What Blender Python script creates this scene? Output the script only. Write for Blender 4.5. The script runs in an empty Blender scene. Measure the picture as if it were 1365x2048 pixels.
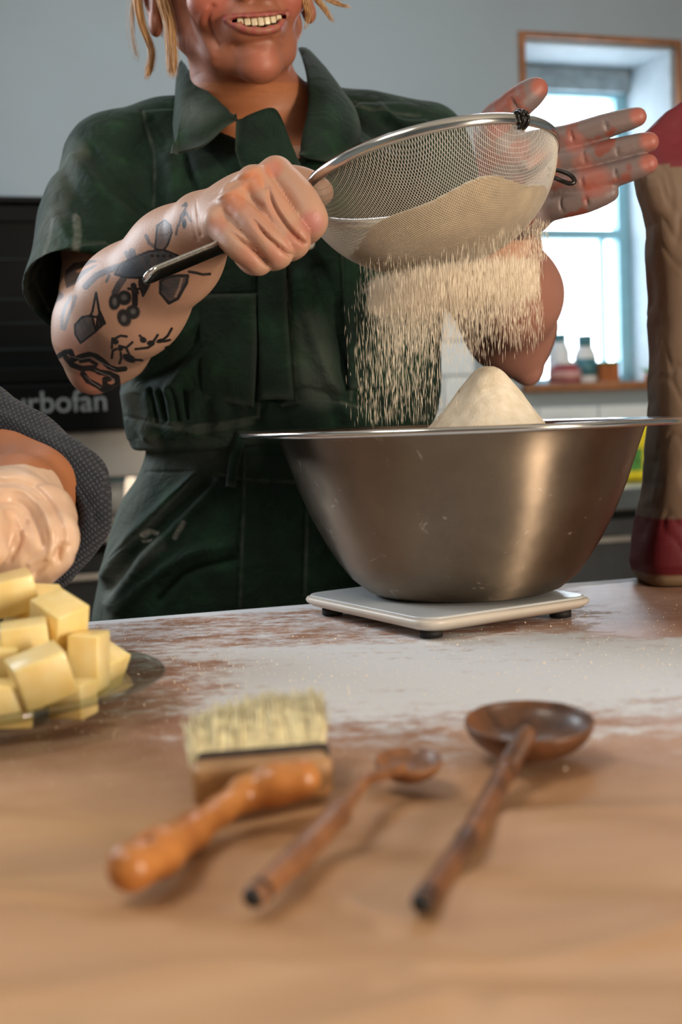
import bpy, bmesh, math, random
import numpy as np
from mathutils import Vector, Matrix
random.seed(7); RNG = np.random.default_rng(7)
S = bpy.context.scene
COL = S.collection

# ------------------------------------------------------------------ camera
EYE = 0.1714                     # eye height above the worktop (worktop = z 0, floor = z -0.9)
F = 2850.0                       # focal length in pixels of the 1365x2048 frame
PITCH = math.atan(194 / F)
ROLL = math.radians(2.1)
fwd = Vector((0, math.cos(PITCH), -math.sin(PITCH)))
upb = Vector((0, math.sin(PITCH), math.cos(PITCH)))
cr, sr = math.cos(ROLL), math.sin(ROLL)
cam_right = Vector((1, 0, 0)) * cr - upb * sr
cam_up = Vector((1, 0, 0)) * sr + upb * cr
cd = bpy.data.cameras.new('camera'); cam = bpy.data.objects.new('camera', cd); COL.objects.link(cam)
m = Matrix.Identity(4)
for i in range(3):
    m[i][0] = cam_right[i]; m[i][1] = cam_up[i]; m[i][2] = -fwd[i]
m[2][3] = EYE
cam.matrix_world = m
cd.sensor_fit = 'VERTICAL'; cd.sensor_height = 36.0; cd.sensor_width = 24.0
cd.lens = F / 2048 * 36
cd.clip_start = 0.02
cd.dof.use_dof = True; cd.dof.focus_distance = 1.17; cd.dof.aperture_fstop = 6.0
S.camera = cam


def W(px, py, Y):
    """world point at depth Y seen where pixel (px, py) of the photograph is"""
    u = px - 682.5; v = 1024 - py
    d = cam_right * u + cam_up * v + fwd * F
    t = Y / d.y
    return Vector((d.x * t, Y, EYE + d.z * t))


def project(P):
    P = np.asarray(P, dtype=np.float64) - np.array([0, 0, EYE])
    a = P @ np.array(cam_right); b = P @ np.array(cam_up); c = P @ np.array(fwd)
    return np.stack([682.5 + a / c * F, 1024 - b / c * F], -1)


# ------------------------------------------------------------------ world, lights, exposure
w = bpy.data.worlds.new('world'); S.world = w; w.use_nodes = True
bg = w.node_tree.nodes['Background']
bg.inputs[0].default_value = (0.80, 0.90, 1.0, 1); bg.inputs[1].default_value = 9.0


def area(name, loc, target, sx, sy, power, color):
    l = bpy.data.lights.new(name, 'AREA'); l.shape = 'RECTANGLE'; l.size = sx; l.size_y = sy
    l.energy = power; l.color = color
    o = bpy.data.objects.new(name, l); COL.objects.link(o); o.location = loc
    o.rotation_euler = (Vector(target) - Vector(loc)).to_track_quat('-Z', 'Y').to_euler()
    return o


area('overhead_fill', (-0.7, 0.3, 1.5), (0.0, 1.2, 0.0), 0.6, 0.4, 9, (1.0, 0.94, 0.86))  # unseen fill light, added overhead to brighten the table front
area('overhead_fill', (0.3, 2.5, 1.53), (0.3, 2.5, 0.0), 1.2, 0.4, 9, (0.86, 0.93, 1.0))  # second unseen fill, added over the back of the room
area('doorway_light', (2.0, -0.75, 0.25), (0.1, 1.2, 0.1), 0.24, 1.2, 72, (1.0, 0.84, 0.66))
area('side_window_light', (-1.55, 2.05, 1.0), (0.0, 1.25, 0.1), 0.8, 0.8, 27, (0.84, 0.92, 1.0))
S.view_settings.view_transform = 'Standard'; S.view_settings.look = 'None'
S.view_settings.exposure = 0.2; S.view_settings.gamma = 1.0; S.view_settings.use_curve_mapping = False
S.cycles.max_bounces = 8; S.cycles.transparent_max_bounces = 16
S.cycles.sample_clamp_indirect = 4.0
S.cycles.caustics_reflective = False; S.cycles.caustics_refractive = False


# ------------------------------------------------------------------ materials
def lin(c):
    if isinstance(c, str):
        c = tuple(int(c[i:i + 2], 16) for i in (0, 2, 4))
    c = [x / 255 for x in c]
    return tuple(x / 12.92 if x <= 0.04045 else ((x + 0.055) / 1.055) ** 2.4 for x in c) + (1,)


class MatB:
    def __init__(s, name):
        s.m = bpy.data.materials.new(name); s.m.use_nodes = True
        s.nt = s.m.node_tree; s.N = s.nt.nodes; s.L = s.nt.links
        s.b = s.N['Principled BSDF']; s.tc = s.N.new('ShaderNodeTexCoord')

    def noise(s, scale, detail=4, rough=0.55, stretch=None, dist=0.0):
        n = s.N.new('ShaderNodeTexNoise'); n.inputs['Scale'].default_value = scale
        n.inputs['Detail'].default_value = detail; n.inputs['Roughness'].default_value = rough
        n.inputs['Distortion'].default_value = dist
        src = s.tc.outputs['Object']
        if stretch:
            mp = s.N.new('ShaderNodeMapping'); mp.inputs['Scale'].default_value = stretch
            s.L.new(src, mp.inputs[0]); src = mp.outputs[0]
        s.L.new(src, n.inputs['Vector']); return n.outputs['Fac']

    def ramp(s, fac, stops):
        r = s.N.new('ShaderNodeValToRGB'); s.L.new(fac, r.inputs[0])
        el = r.color_ramp.elements
        while len(el) < len(stops): el.new(0.5)
        for e, (p, c) in zip(el, stops):
            e.position = p; e.color = lin(c) if not isinstance(c, float) else (c, c, c, 1)
        return r.outputs[0]

    def mix(s, fac, a, b, mode='MIX'):
        x = s.N.new('ShaderNodeMix'); x.data_type = 'RGBA'; x.blend_type = mode
        for inp, v in ((x.inputs[0], fac), (x.inputs[6], a), (x.inputs[7], b)):
            if hasattr(v, 'is_output'): s.L.new(v, inp)
            elif isinstance(v, (str,)): inp.default_value = lin(v)
            else: inp.default_value = v
        return x.outputs[2]

    def bump(s, h, strength=0.3, dist=0.002):
        n = s.N.new('ShaderNodeBump'); n.inputs['Strength'].default_value = strength
        n.inputs['Distance'].default_value = dist
        s.L.new(h, n.inputs['Height'])
        if s.b.inputs['Normal'].is_linked:
            s.L.new(s.b.inputs['Normal'].links[0].from_socket, n.inputs['Normal'])
        s.L.new(n.outputs[0], s.b.inputs['Normal'])

    def set(s, **k):
        for a, v in k.items():
            i = s.b.inputs[{'color': 'Base Color', 'rough': 'Roughness', 'metal': 'Metallic', 'sss': 'Subsurface Weight',
                            'ior': 'IOR', 'trans': 'Transmission Weight', 'sheen': 'Sheen Weight', 'coat': 'Coat Weight',
                            'spec': 'Specular IOR Level', 'alpha': 'Alpha', 'aniso': 'Anisotropic', 'emit': 'Emission Color',
                            'estr': 'Emission Strength', 'ssr': 'Subsurface Radius', 'sscale': 'Subsurface Scale'}[a]]
            if hasattr(v, 'is_output'): s.L.new(v, i)
            elif isinstance(v, str): i.default_value = lin(v)
            else: i.default_value = v
        return s


def simple(name, c, rough=0.5, metal=0.0, vary=0.12, scale=30, bump=0.0, bscale=200, **k):
    b = MatB(name)
    r = [min(255, max(0, int(int(c[i:i + 2], 16) * (1 - vary)))) for i in (0, 2, 4)]
    q = [min(255, max(0, int(int(c[i:i + 2], 16) * (1 + vary)))) for i in (0, 2, 4)]
    col = b.ramp(b.noise(scale), [(0.3, r), (0.7, q)])
    b.set(color=col, rough=rough, metal=metal, **k)
    if bump: b.bump(b.noise(bscale), bump)
    return b.m


M = {}
M['wall'] = simple('painted_wall', '939fa6', 0.85, vary=0.02, scale=3, bump=0.05, bscale=300)
M['ceiling'] = simple('ceiling_paint', 'c8c8c4', 0.9, vary=0.02)
M['floor'] = simple('floor_vinyl', '6b5d50', 0.5, vary=0.1)
M['tile'] = simple('glazed_tile', 'dfe6e8', 0.18, vary=0.02, bump=0.03, bscale=40)
M['grout'] = simple('grout', 'b9c0c2', 0.9)
M['trimwood'] = simple('orange_trim_wood', '8a5a38', 0.5, vary=0.2, scale=12)
M['frame_blue'] = simple('pale_blue_paint', '86b8c8', 0.45, vary=0.03)
M['reveal'] = simple('reveal_paint', 'a9b4ba', 0.7, vary=0.03)
M['black'] = simple('black_enamel', '040607', 0.5, vary=0.1, spec=0.15)
M['oven_glass'] = simple('dark_oven_glass', '070b0e', 0.3, vary=0.2, scale=4, spec=0.12)
M['steel'] = simple('brushed_steel', 'a7a29c', 0.36, 1.0, vary=0.05, scale=60)
M['steel_mirror'] = simple('polished_steel', 'cfcdc9', 0.16, 1.0, vary=0.03)
M['darksteel'] = simple('dark_wire', '3c3a38', 0.3, 1.0, vary=0.1)
M['lettering'] = simple('grey_lettering', '8d9291', 0.6, vary=0.02)
M['beige_panel'] = simple('beige_panel', 'a8a29a', 0.5, vary=0.05, scale=4)
M['white_plastic'] = simple('white_plastic', 'd9dcdd', 0.4, vary=0.03)
M['teal'] = simple('teal_plastic', '3f7580', 0.4)
M['jar_red'] = simple('red_label', '8c2f35', 0.5)
M['orange_card'] = simple('orange_card', '9b5a2a', 0.7)
M['yellow_pack'] = simple('yellow_pack', 'd8c81e', 0.5, vary=0.15, scale=20)
M['green_leaf'] = simple('green_leaf', '3f7a30', 0.6, vary=0.3, scale=60)
M['scale'] = simple('scale_casing', 'cdc3b6', 0.38, vary=0.03, scale=20)
M['scale_top'] = simple('scale_platform', 'c4c6c6', 0.28, vary=0.05, scale=15)
M['rubber'] = simple('black_rubber', '141210', 0.7)
M['button'] = simple('cream_button', 'ded8c6', 0.35, vary=0.03)
M['teeth'] = simple('teeth_enamel', 'dccfae', 0.25, vary=0.04, scale=200)
M['ferrule'] = simple('dark_leather_band', '2a1c14', 0.55, vary=0.3, scale=150)

g = MatB('clear_glass'); g.set(color='eef4f2', rough=0.02, trans=1.0, ior=1.45); 
g = MatB('clear_glass'); tr = g.N.new('ShaderNodeBsdfTransparent'); tr.inputs[0].default_value = lin('e2e8e3'); gl = g.N.new('ShaderNodeBsdfGlossy'); gl.inputs['Roughness'].default_value = 0.05
lw = g.N.new('ShaderNodeLayerWeight'); lw.inputs['Blend'].default_value = 0.25; mm = g.N.new('ShaderNodeMath'); mm.operation = 'MULTIPLY_ADD'; mm.inputs[1].default_value = 0.3; mm.inputs[2].default_value = 0.05; g.L.new(lw.outputs['Facing'], mm.inputs[0]); mx = g.N.new('ShaderNodeMixShader'); g.L.new(mm.outputs[0], mx.inputs[0])
g.L.new(tr.outputs[0], mx.inputs[1]); g.L.new(gl.outputs[0], mx.inputs[2]); g.L.new(mx.outputs[0], g.N['Material Output'].inputs[0]); M['glass'] = g.m
g = MatB('window_glass')
tr = g.N.new('ShaderNodeBsdfTransparent'); gl = g.N.new('ShaderNodeBsdfGlossy'); gl.inputs['Roughness'].default_value = 0.03
mx = g.N.new('ShaderNodeMixShader'); mx.inputs[0].default_value = 0.06
g.L.new(tr.outputs[0], mx.inputs[1]); g.L.new(gl.outputs[0], mx.inputs[2])
g.L.new(mx.outputs[0], g.N['Material Output'].inputs[0]); M['pane'] = g.m

g = MatB('butter'); col = g.ramp(g.noise(60), [(0.3, 'eecf80'), (0.7, 'f7e3a8')])
g.set(color=col, rough=0.42, sss=0.35, ssr=(0.02, 0.012, 0.004), sscale=0.4, coat=0.1); g.bump(g.noise(350), 0.15, 0.001); M['butter'] = g.m

g = MatB('flour'); g.set(color=g.ramp(g.noise(90), [(0.3, 'e3d3b8'), (0.7, 'f5ead6')]), rough=0.95)
g.bump(g.noise(700, 8), 0.5, 0.001); g.bump(g.noise(120, 4), 0.4, 0.003); M['flour'] = g.m
M['flour_fall'] = simple('falling_flour', 'f2e4ce', 0.95, vary=0.02)
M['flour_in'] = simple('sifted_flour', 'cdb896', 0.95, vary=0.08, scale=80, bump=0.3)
M['gauze'] = simple('floury_steel_gauze', 'c8beb0', 0.5, 0.45, vary=0.05)

ANR = 0.25
# stainless mixing bowl: brushed round, handled and dusted with flour
g = MatB('bowl_steel')
n1 = g.noise(14, 5, 0.6); n2 = g.noise(40, 6, 0.7, dist=1.0)
tg = g.N.new('ShaderNodeTangent'); tg.direction_type = 'RADIAL'; tg.axis = 'Z'; g.L.new(tg.outputs[0], g.b.inputs['Tangent']); g.b.inputs['Anisotropic Rotation'].default_value = ANR
g.set(metal=1.0, aniso=0.9, rough=g.ramp(n1, [(0.35, 0.36), (0.7, 0.46)]))
smear = g.ramp(n2, [(0.62, 0.0), (0.74, 0.8)])
base = g.ramp(n1, [(0.3, '78695b'), (0.7, '92826f')])
x = g.mix(smear, base, 'cfc8be'); g.set(color=x)
vm = g.ramp(n2, [(0.62, 1.0), (0.74, 0.5)]); g.set(metal=vm)
g.bump(g.noise(6, 3, 0.5, (1, 1, 220)), 0.05, 0.0005); g.bump(g.noise(900, 2), 0.03, 0.0003)
M['bowl'] = g.m


def wood(name, dark, light, scale=40, stretch=(1, 1, 1), rough=0.45):
    g = MatB(name); n = g.noise(scale, 6, 0.65, stretch, 0.6)
    g.set(color=g.ramp(n, [(0.3, dark), (0.7, light)]), rough=rough, coat=0.1); g.bump(n, 0.15, 0.0008); return g.m


M['wood_orange'] = wood('varnished_orange_wood', '935022', 'cc8a48', 25, rough=0.35)
M['wood_block'] = wood('pale_brush_wood', '94693f', 'b88c5c', 25)
M['wood_dark'] = wood('dark_spoon_wood', '2e1a10', '8a5a38', 30, rough=0.4)
M['wood_mid'] = wood('brown_spoon_wood', '5f3a22', 'a06c44', 45, rough=0.45)
M['char'] = simple('blackened_wood', '120d0a', 0.6)
M['bristle'] = simple('boar_bristle', 'ecdab0', 0.6, vary=0.12, scale=150)

# worktop with wood colour, reddish paper tones, flour dusting and a painted far-edge reflection
g = MatB('worktop_surface')
mp = g.N.new('ShaderNodeMapping'); mp.inputs['Rotation'].default_value = (0, 0, math.radians(-12)); mp.inputs['Scale'].default_value = (1.2, 5, 1)
g.L.new(g.tc.outputs['Object'], mp.inputs[0])
nn = g.N.new('ShaderNodeTexNoise'); nn.inputs['Scale'].default_value = 3.0; nn.inputs['Detail'].default_value = 6; nn.inputs['Distortion'].default_value = 0.6
g.L.new(mp.outputs[0], nn.inputs['Vector'])
tan = g.ramp(nn.outputs['Fac'], [(0.3, 'ac825c'), (0.55, 'c2976e'), (0.75, 'd4ac84')])
at = g.N.new('ShaderNodeAttribute'); at.attribute_name = 'dust_glare'
sep = g.N.new('ShaderNodeSeparateColor'); g.L.new(at.outputs['Color'], sep.inputs[0])
pink = g.ramp(g.noise(25, 6), [(0.35, 'a0755f'), (0.65, 'bd9684')])
c1 = g.mix(sep.outputs[1], tan, pink)
n3 = g.noise(70, 8, 0.75); n4 = g.noise(14, 5, 0.7, (1, 2.5, 1)); n5 = g.noise(260, 3, 0.6)


def mth(op, a, b, clamp=False):
    x = g.N.new('ShaderNodeMath'); x.operation = op; x.use_clamp = clamp
    for i, v in enumerate((a, b)):
        if hasattr(v, 'is_output'): g.L.new(v, x.inputs[i])
        else: x.inputs[i].default_value = v
    return x.outputs[0]


sm = mth('ADD', mth('MULTIPLY', n3, 1.0), mth('MULTIPLY', n4, 1.0))          # ~1.0 mean
fac = mth('MULTIPLY', mth('SUBTRACT', mth('ADD', sm, mth('MULTIPLY', sep.outputs[0], 1.1)), 1.34), 3.4, True)
fac = mth('MULTIPLY', fac, 0.93)
speck = mth('MULTIPLY', mth('SUBTRACT', n5, 0.66), 14.0, True)
speck = mth('MULTIPLY', speck, mth('MULTIPLY', sep.outputs[0], 1.6, True))
fac = mth('MAXIMUM', fac, speck)
g.set(color=g.mix(fac, c1, 'dde0e4'), rough=g.ramp(fac, [(0.0, 0.42), (1.0, 0.9)]), spec=0.4)
g.bump(n3, 0.35, 0.0012); g.bump(n5, 0.3, 0.0006)
M['worktop'] = g.m

# cloth with painted attribute (flour, fading, a painted lit patch)
g = MatB('green_cotton_drill')
at = g.N.new('ShaderNodeAttribute'); at.attribute_name = 'paint'
sep = g.N.new('ShaderNodeSeparateColor'); g.L.new(at.outputs['Color'], sep.inputs[0])
cg = g.ramp(g.noise(22, 6, 0.6), [(0.3, '0a1c13'), (0.55, '122a1d'), (0.75, '1f4029')])
cg = g.mix(sep.outputs[1], cg, '5c6259')
cg = g.mix(sep.outputs[0], cg, 'c9c7bc')
g.set(color=cg, rough=0.85, sheen=0.02, spec=0.3)
g.bump(g.noise(1100, 2, 0.5, (1, 1, 1)), 0.5, 0.0008); g.bump(g.noise(38, 6, 0.6, None, 0.8), 0.75, 0.006)
M['green'] = g.m

g = MatB('navy_knit')
def knit(direc, sc, rot):
    mp_ = g.N.new('ShaderNodeMapping'); mp_.inputs['Rotation'].default_value = (0, math.radians(rot), 0); g.L.new(g.tc.outputs['Object'], mp_.inputs[0])
    w_ = g.N.new('ShaderNodeTexWave'); w_.bands_direction = direc; w_.inputs['Scale'].default_value = sc; w_.inputs['Distortion'].default_value = 1.5; w_.inputs['Detail Scale'].default_value = 2.0
    g.L.new(mp_.outputs[0], w_.inputs['Vector']); return w_.outputs['Fac']


kx = g.mix(0.5, (0, 0, 0, 1), (1, 1, 1, 1)); k1 = knit('X', 125, 35); k2 = knit('Z', 90, 35)
km = g.N.new('ShaderNodeMath'); km.operation = 'MULTIPLY'; g.L.new(k1, km.inputs[0]); g.L.new(k2, km.inputs[1])
cn = g.ramp(km.outputs[0], [(0.0, '10131b'), (0.9, '363c4a')])
g.set(color=cn, rough=0.95, sheen=0.08); g.bump(km.outputs[0], 0.9, 0.002); M['navy'] = g.m

g = MatB('skin')
at = g.N.new('ShaderNodeAttribute'); at.attribute_name = 'paint'
nz = g.noise(45, 5, 0.6); sk = g.mix(nz, (0.93, 0.93, 0.93, 1), (1.06, 1.06, 1.06, 1))
g.set(color=g.mix(1.0, at.outputs['Color'], sk, 'MULTIPLY'), rough=0.5, sss=0.12, ssr=(0.012, 0.005, 0.003), sscale=0.5)
g.bump(g.noise(500, 5), 0.22, 0.0008); g.bump(g.noise(1600, 3), 0.2, 0.0004)
M['skin'] = g.m
g = MatB('nitrile_glove')
g.set(color=g.ramp(g.noise(25, 4), [(0.3, 'cda486'), (0.7, 'e6c9ae')]), rough=0.33, sss=0.2, ssr=(0.02, 0.012, 0.008), sscale=0.4)
g.bump(g.noise(30, 4, 0.5, (1, 2, 1), 1.0), 0.35, 0.003); M['glove'] = g.m
g = MatB('blonde_hair'); g.set(color=g.ramp(g.noise(380, 2, .5, (1, 1, .06)), [(0.3, '96683c'), (0.7, 'dcb27c')]), rough=0.4); M['hair'] = g.m
M['eye'] = simple('eye_white', 'dcdcd6', 0.2)

# paper flour bag
g = MatB('brown_kraft_paper')
at = g.N.new('ShaderNodeAttribute'); at.attribute_name = 'paint'
kp = g.mix(g.noise(18, 5, 0.6), (0.82, 0.82, 0.82, 1), (1.12, 1.12, 1.12, 1))
g.set(color=g.mix(1.0, at.outputs['Color'], kp, 'MULTIPLY'), rough=0.6); g.bump(g.noise(14, 6, 0.55, (1, 1, .6), .4), 0.5, 0.004)
M['kraft'] = g.m


# ------------------------------------------------------------------ mesh helpers
def link(o, parent=None):
    COL.objects.link(o)
    if parent is not None: o.parent = parent
    return o


def tag(o, label=None, cat=None, group=None, kind=None):
    if label: o['label'] = label
    if cat: o['category'] = cat
    if group: o['group'] = group
    if kind: o['kind'] = kind
    return o


def thing(name, label, cat, loc=(0, 0, 0), group=None):
    o = bpy.data.objects.new(name, None); o.location = loc; o.empty_display_size = 0.05
    COL.objects.link(o); tag(o, label, cat, group); return o


def wloc(o):
    v = Vector((0, 0, 0))
    while o is not None: v = v + o.location; o = o.parent
    return v


def mesh_np(name, V, Q, mat, parent=None, smooth=True, attrs=None, local=True):
    V = np.asarray(V, dtype=np.float64)
    if parent is not None and local: V = V - np.array(wloc(parent))
    me = bpy.data.meshes.new(name); Q = np.asarray(Q, dtype=np.int32); k = Q.shape[1]
    me.vertices.add(len(V)); me.vertices.foreach_set('co', V.astype(np.float32).ravel())
    me.loops.add(Q.size); me.loops.foreach_set('vertex_index', Q.ravel())
    me.polygons.add(len(Q)); me.polygons.foreach_set('loop_start', np.arange(len(Q), dtype=np.int32) * k)
    me.polygons.foreach_set('loop_total', np.full(len(Q), k, dtype=np.int32))
    me.polygons.foreach_set('use_smooth', np.full(len(Q), smooth))
    me.update(calc_edges=True)
    for an, arr in (attrs or {}).items():
        a = me.color_attributes.new(an, 'FLOAT_COLOR', 'POINT')
        c = np.ones((len(V), 4), dtype=np.float32); c[:, :arr.shape[1]] = arr
        a.data.foreach_set('color', c.ravel())
    me.materials.append(mat)
    return link(bpy.data.objects.new(name, me), parent)


def bm_obj(name, bm, mat, parent=None, smooth=False, local=True):
    if parent is not None and local:
        bmesh.ops.translate(bm, verts=bm.verts, vec=-wloc(parent))
    me = bpy.data.meshes.new(name); bm.to_mesh(me); bm.free()
    if smooth: me.polygons.foreach_set('use_smooth', [True] * len(me.polygons))
    if mat: me.materials.append(mat)
    return link(bpy.data.objects.new(name, me), parent)


def add_box(bm, c, size, rot=None, bev=0.0, seg=2):
    R = rot.to_4x4() if rot is not None else Matrix.Identity(4)
    r = bmesh.ops.create_cube(bm, size=1.0, matrix=Matrix.Translation(c) @ R @ Matrix.Diagonal((*size, 1)))
    if bev:
        es = {e for v in r['verts'] for e in v.link_edges}
        bmesh.ops.bevel(bm, geom=list(es), offset=bev, segments=seg, profile=0.5, affect='EDGES', clamp_overlap=True)


def box(name, c, size, mat, parent=None, rot=None, bev=0.0, seg=2, smooth=False):
    bm = bmesh.new(); add_box(bm, Vector(c), size, rot, bev, seg)
    return bm_obj(name, bm, mat, parent, smooth)


def catmull(P, n):
    P = [np.array(p, dtype=float) for p in P]; P = [2 * P[0] - P[1]] + P + [2 * P[-1] - P[-2]]
    out = []
    for i in range(1, len(P) - 2):
        a, b, c, d = P[i - 1:i + 3]
        for k in range(n):
            t = k / n
            out.append(0.5 * (2 * b + (c - a) * t + (2 * a - 5 * b + 4 * c - d) * t * t + (3 * b - a - 3 * c + d) * t ** 3))
    out.append(P[-2]); return np.array(out)


def tubes(paths, radii, seg=6):
    """many tubes in one vertex/quad array. paths: list of (n,3); radii: list of arrays or floats"""
    VV, QQ, off = [], [], 0
    ang = np.arange(seg) / seg * 2 * math.pi
    for P, r in zip(paths, radii):
        P = np.asarray(P, float); n = len(P)
        T = np.gradient(P, axis=0); T /= np.linalg.norm(T, axis=1)[:, None] + 1e-12
        ref = np.array([0, 0, 1.0]) if abs(T[0][2]) < 0.8 else np.array([1.0, 0, 0])
        A = np.cross(T, ref); A /= np.linalg.norm(A, axis=1)[:, None] + 1e-12
        B = np.cross(T, A)
        r = np.broadcast_to(np.asarray(r, float), (n,))
        V = P[:, None] + r[:, None, None] * (A[:, None] * np.cos(ang)[None, :, None] + B[:, None] * np.sin(ang)[None, :, None])
        V = V.reshape(-1, 3); i = np.arange(n - 1)[:, None] * seg; j = np.arange(seg)[None]; k = (j + 1) % seg
        Q = np.stack([i + j, i + k, i + seg + k, i + seg + j], -1).reshape(-1, 4)
        c0, c1 = len(V), len(V) + 1
        V = np.vstack([V, P[:1], P[-1:]])
        jj = np.arange(seg); kk = (jj + 1) % seg; e = (n - 1) * seg
        # caps: degenerate-free quads need triangles; use fans of quads over pairs when seg is even
        cap = []
        for q in range(0, seg, 2):
            cap.append([c0, (q + 2) % seg, q + 1, q]); cap.append([c1, e + q, e + q + 1, e + (q + 2) % seg])
        QQ.append(np.vstack([Q, np.array(cap)]) + off); VV.append(V); off += len(V)
    return np.vstack(VV), np.vstack(QQ)


def tube(name, P, r, mat, parent=None, seg=12, n=8):
    P = catmull(P, n) if n > 1 else np.array(P, float)
    if np.ndim(r): r = np.interp(np.linspace(0, 1, len(P)), np.linspace(0, 1, len(r)), r)
    V, Q = tubes([P], [r], seg)
    return mesh_np(name, V, Q, mat, parent)


def lathe(name, prof, mat, parent=None, seg=96, origin=(0, 0, 0), closed=False, R=None):
    prof = np.array(prof, float); n = len(prof); a = np.arange(seg) / seg * 2 * math.pi
    V = np.stack([prof[:, None, 0] * np.cos(a), prof[:, None, 0] * np.sin(a), np.repeat(prof[:, 1:2], seg, 1)], -1).reshape(-1, 3)
    if R is not None: V = V @ np.array(R).T
    V += np.array(origin)
    m_ = n if closed else n - 1
    i = np.arange(m_)[:, None] * seg; i2 = ((np.arange(m_) + 1) % n)[:, None] * seg; j = np.arange(seg)[None]; k = (j + 1) % seg
    Q = np.stack([i + j, i + k, i2 + k, i2 + j], -1).reshape(-1, 4)
    return mesh_np(name, V, Q, mat, parent)


# ------------------------------------------------------------------ signed-distance modelling
def _v(a): return np.array(a, dtype=np.float32)


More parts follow.
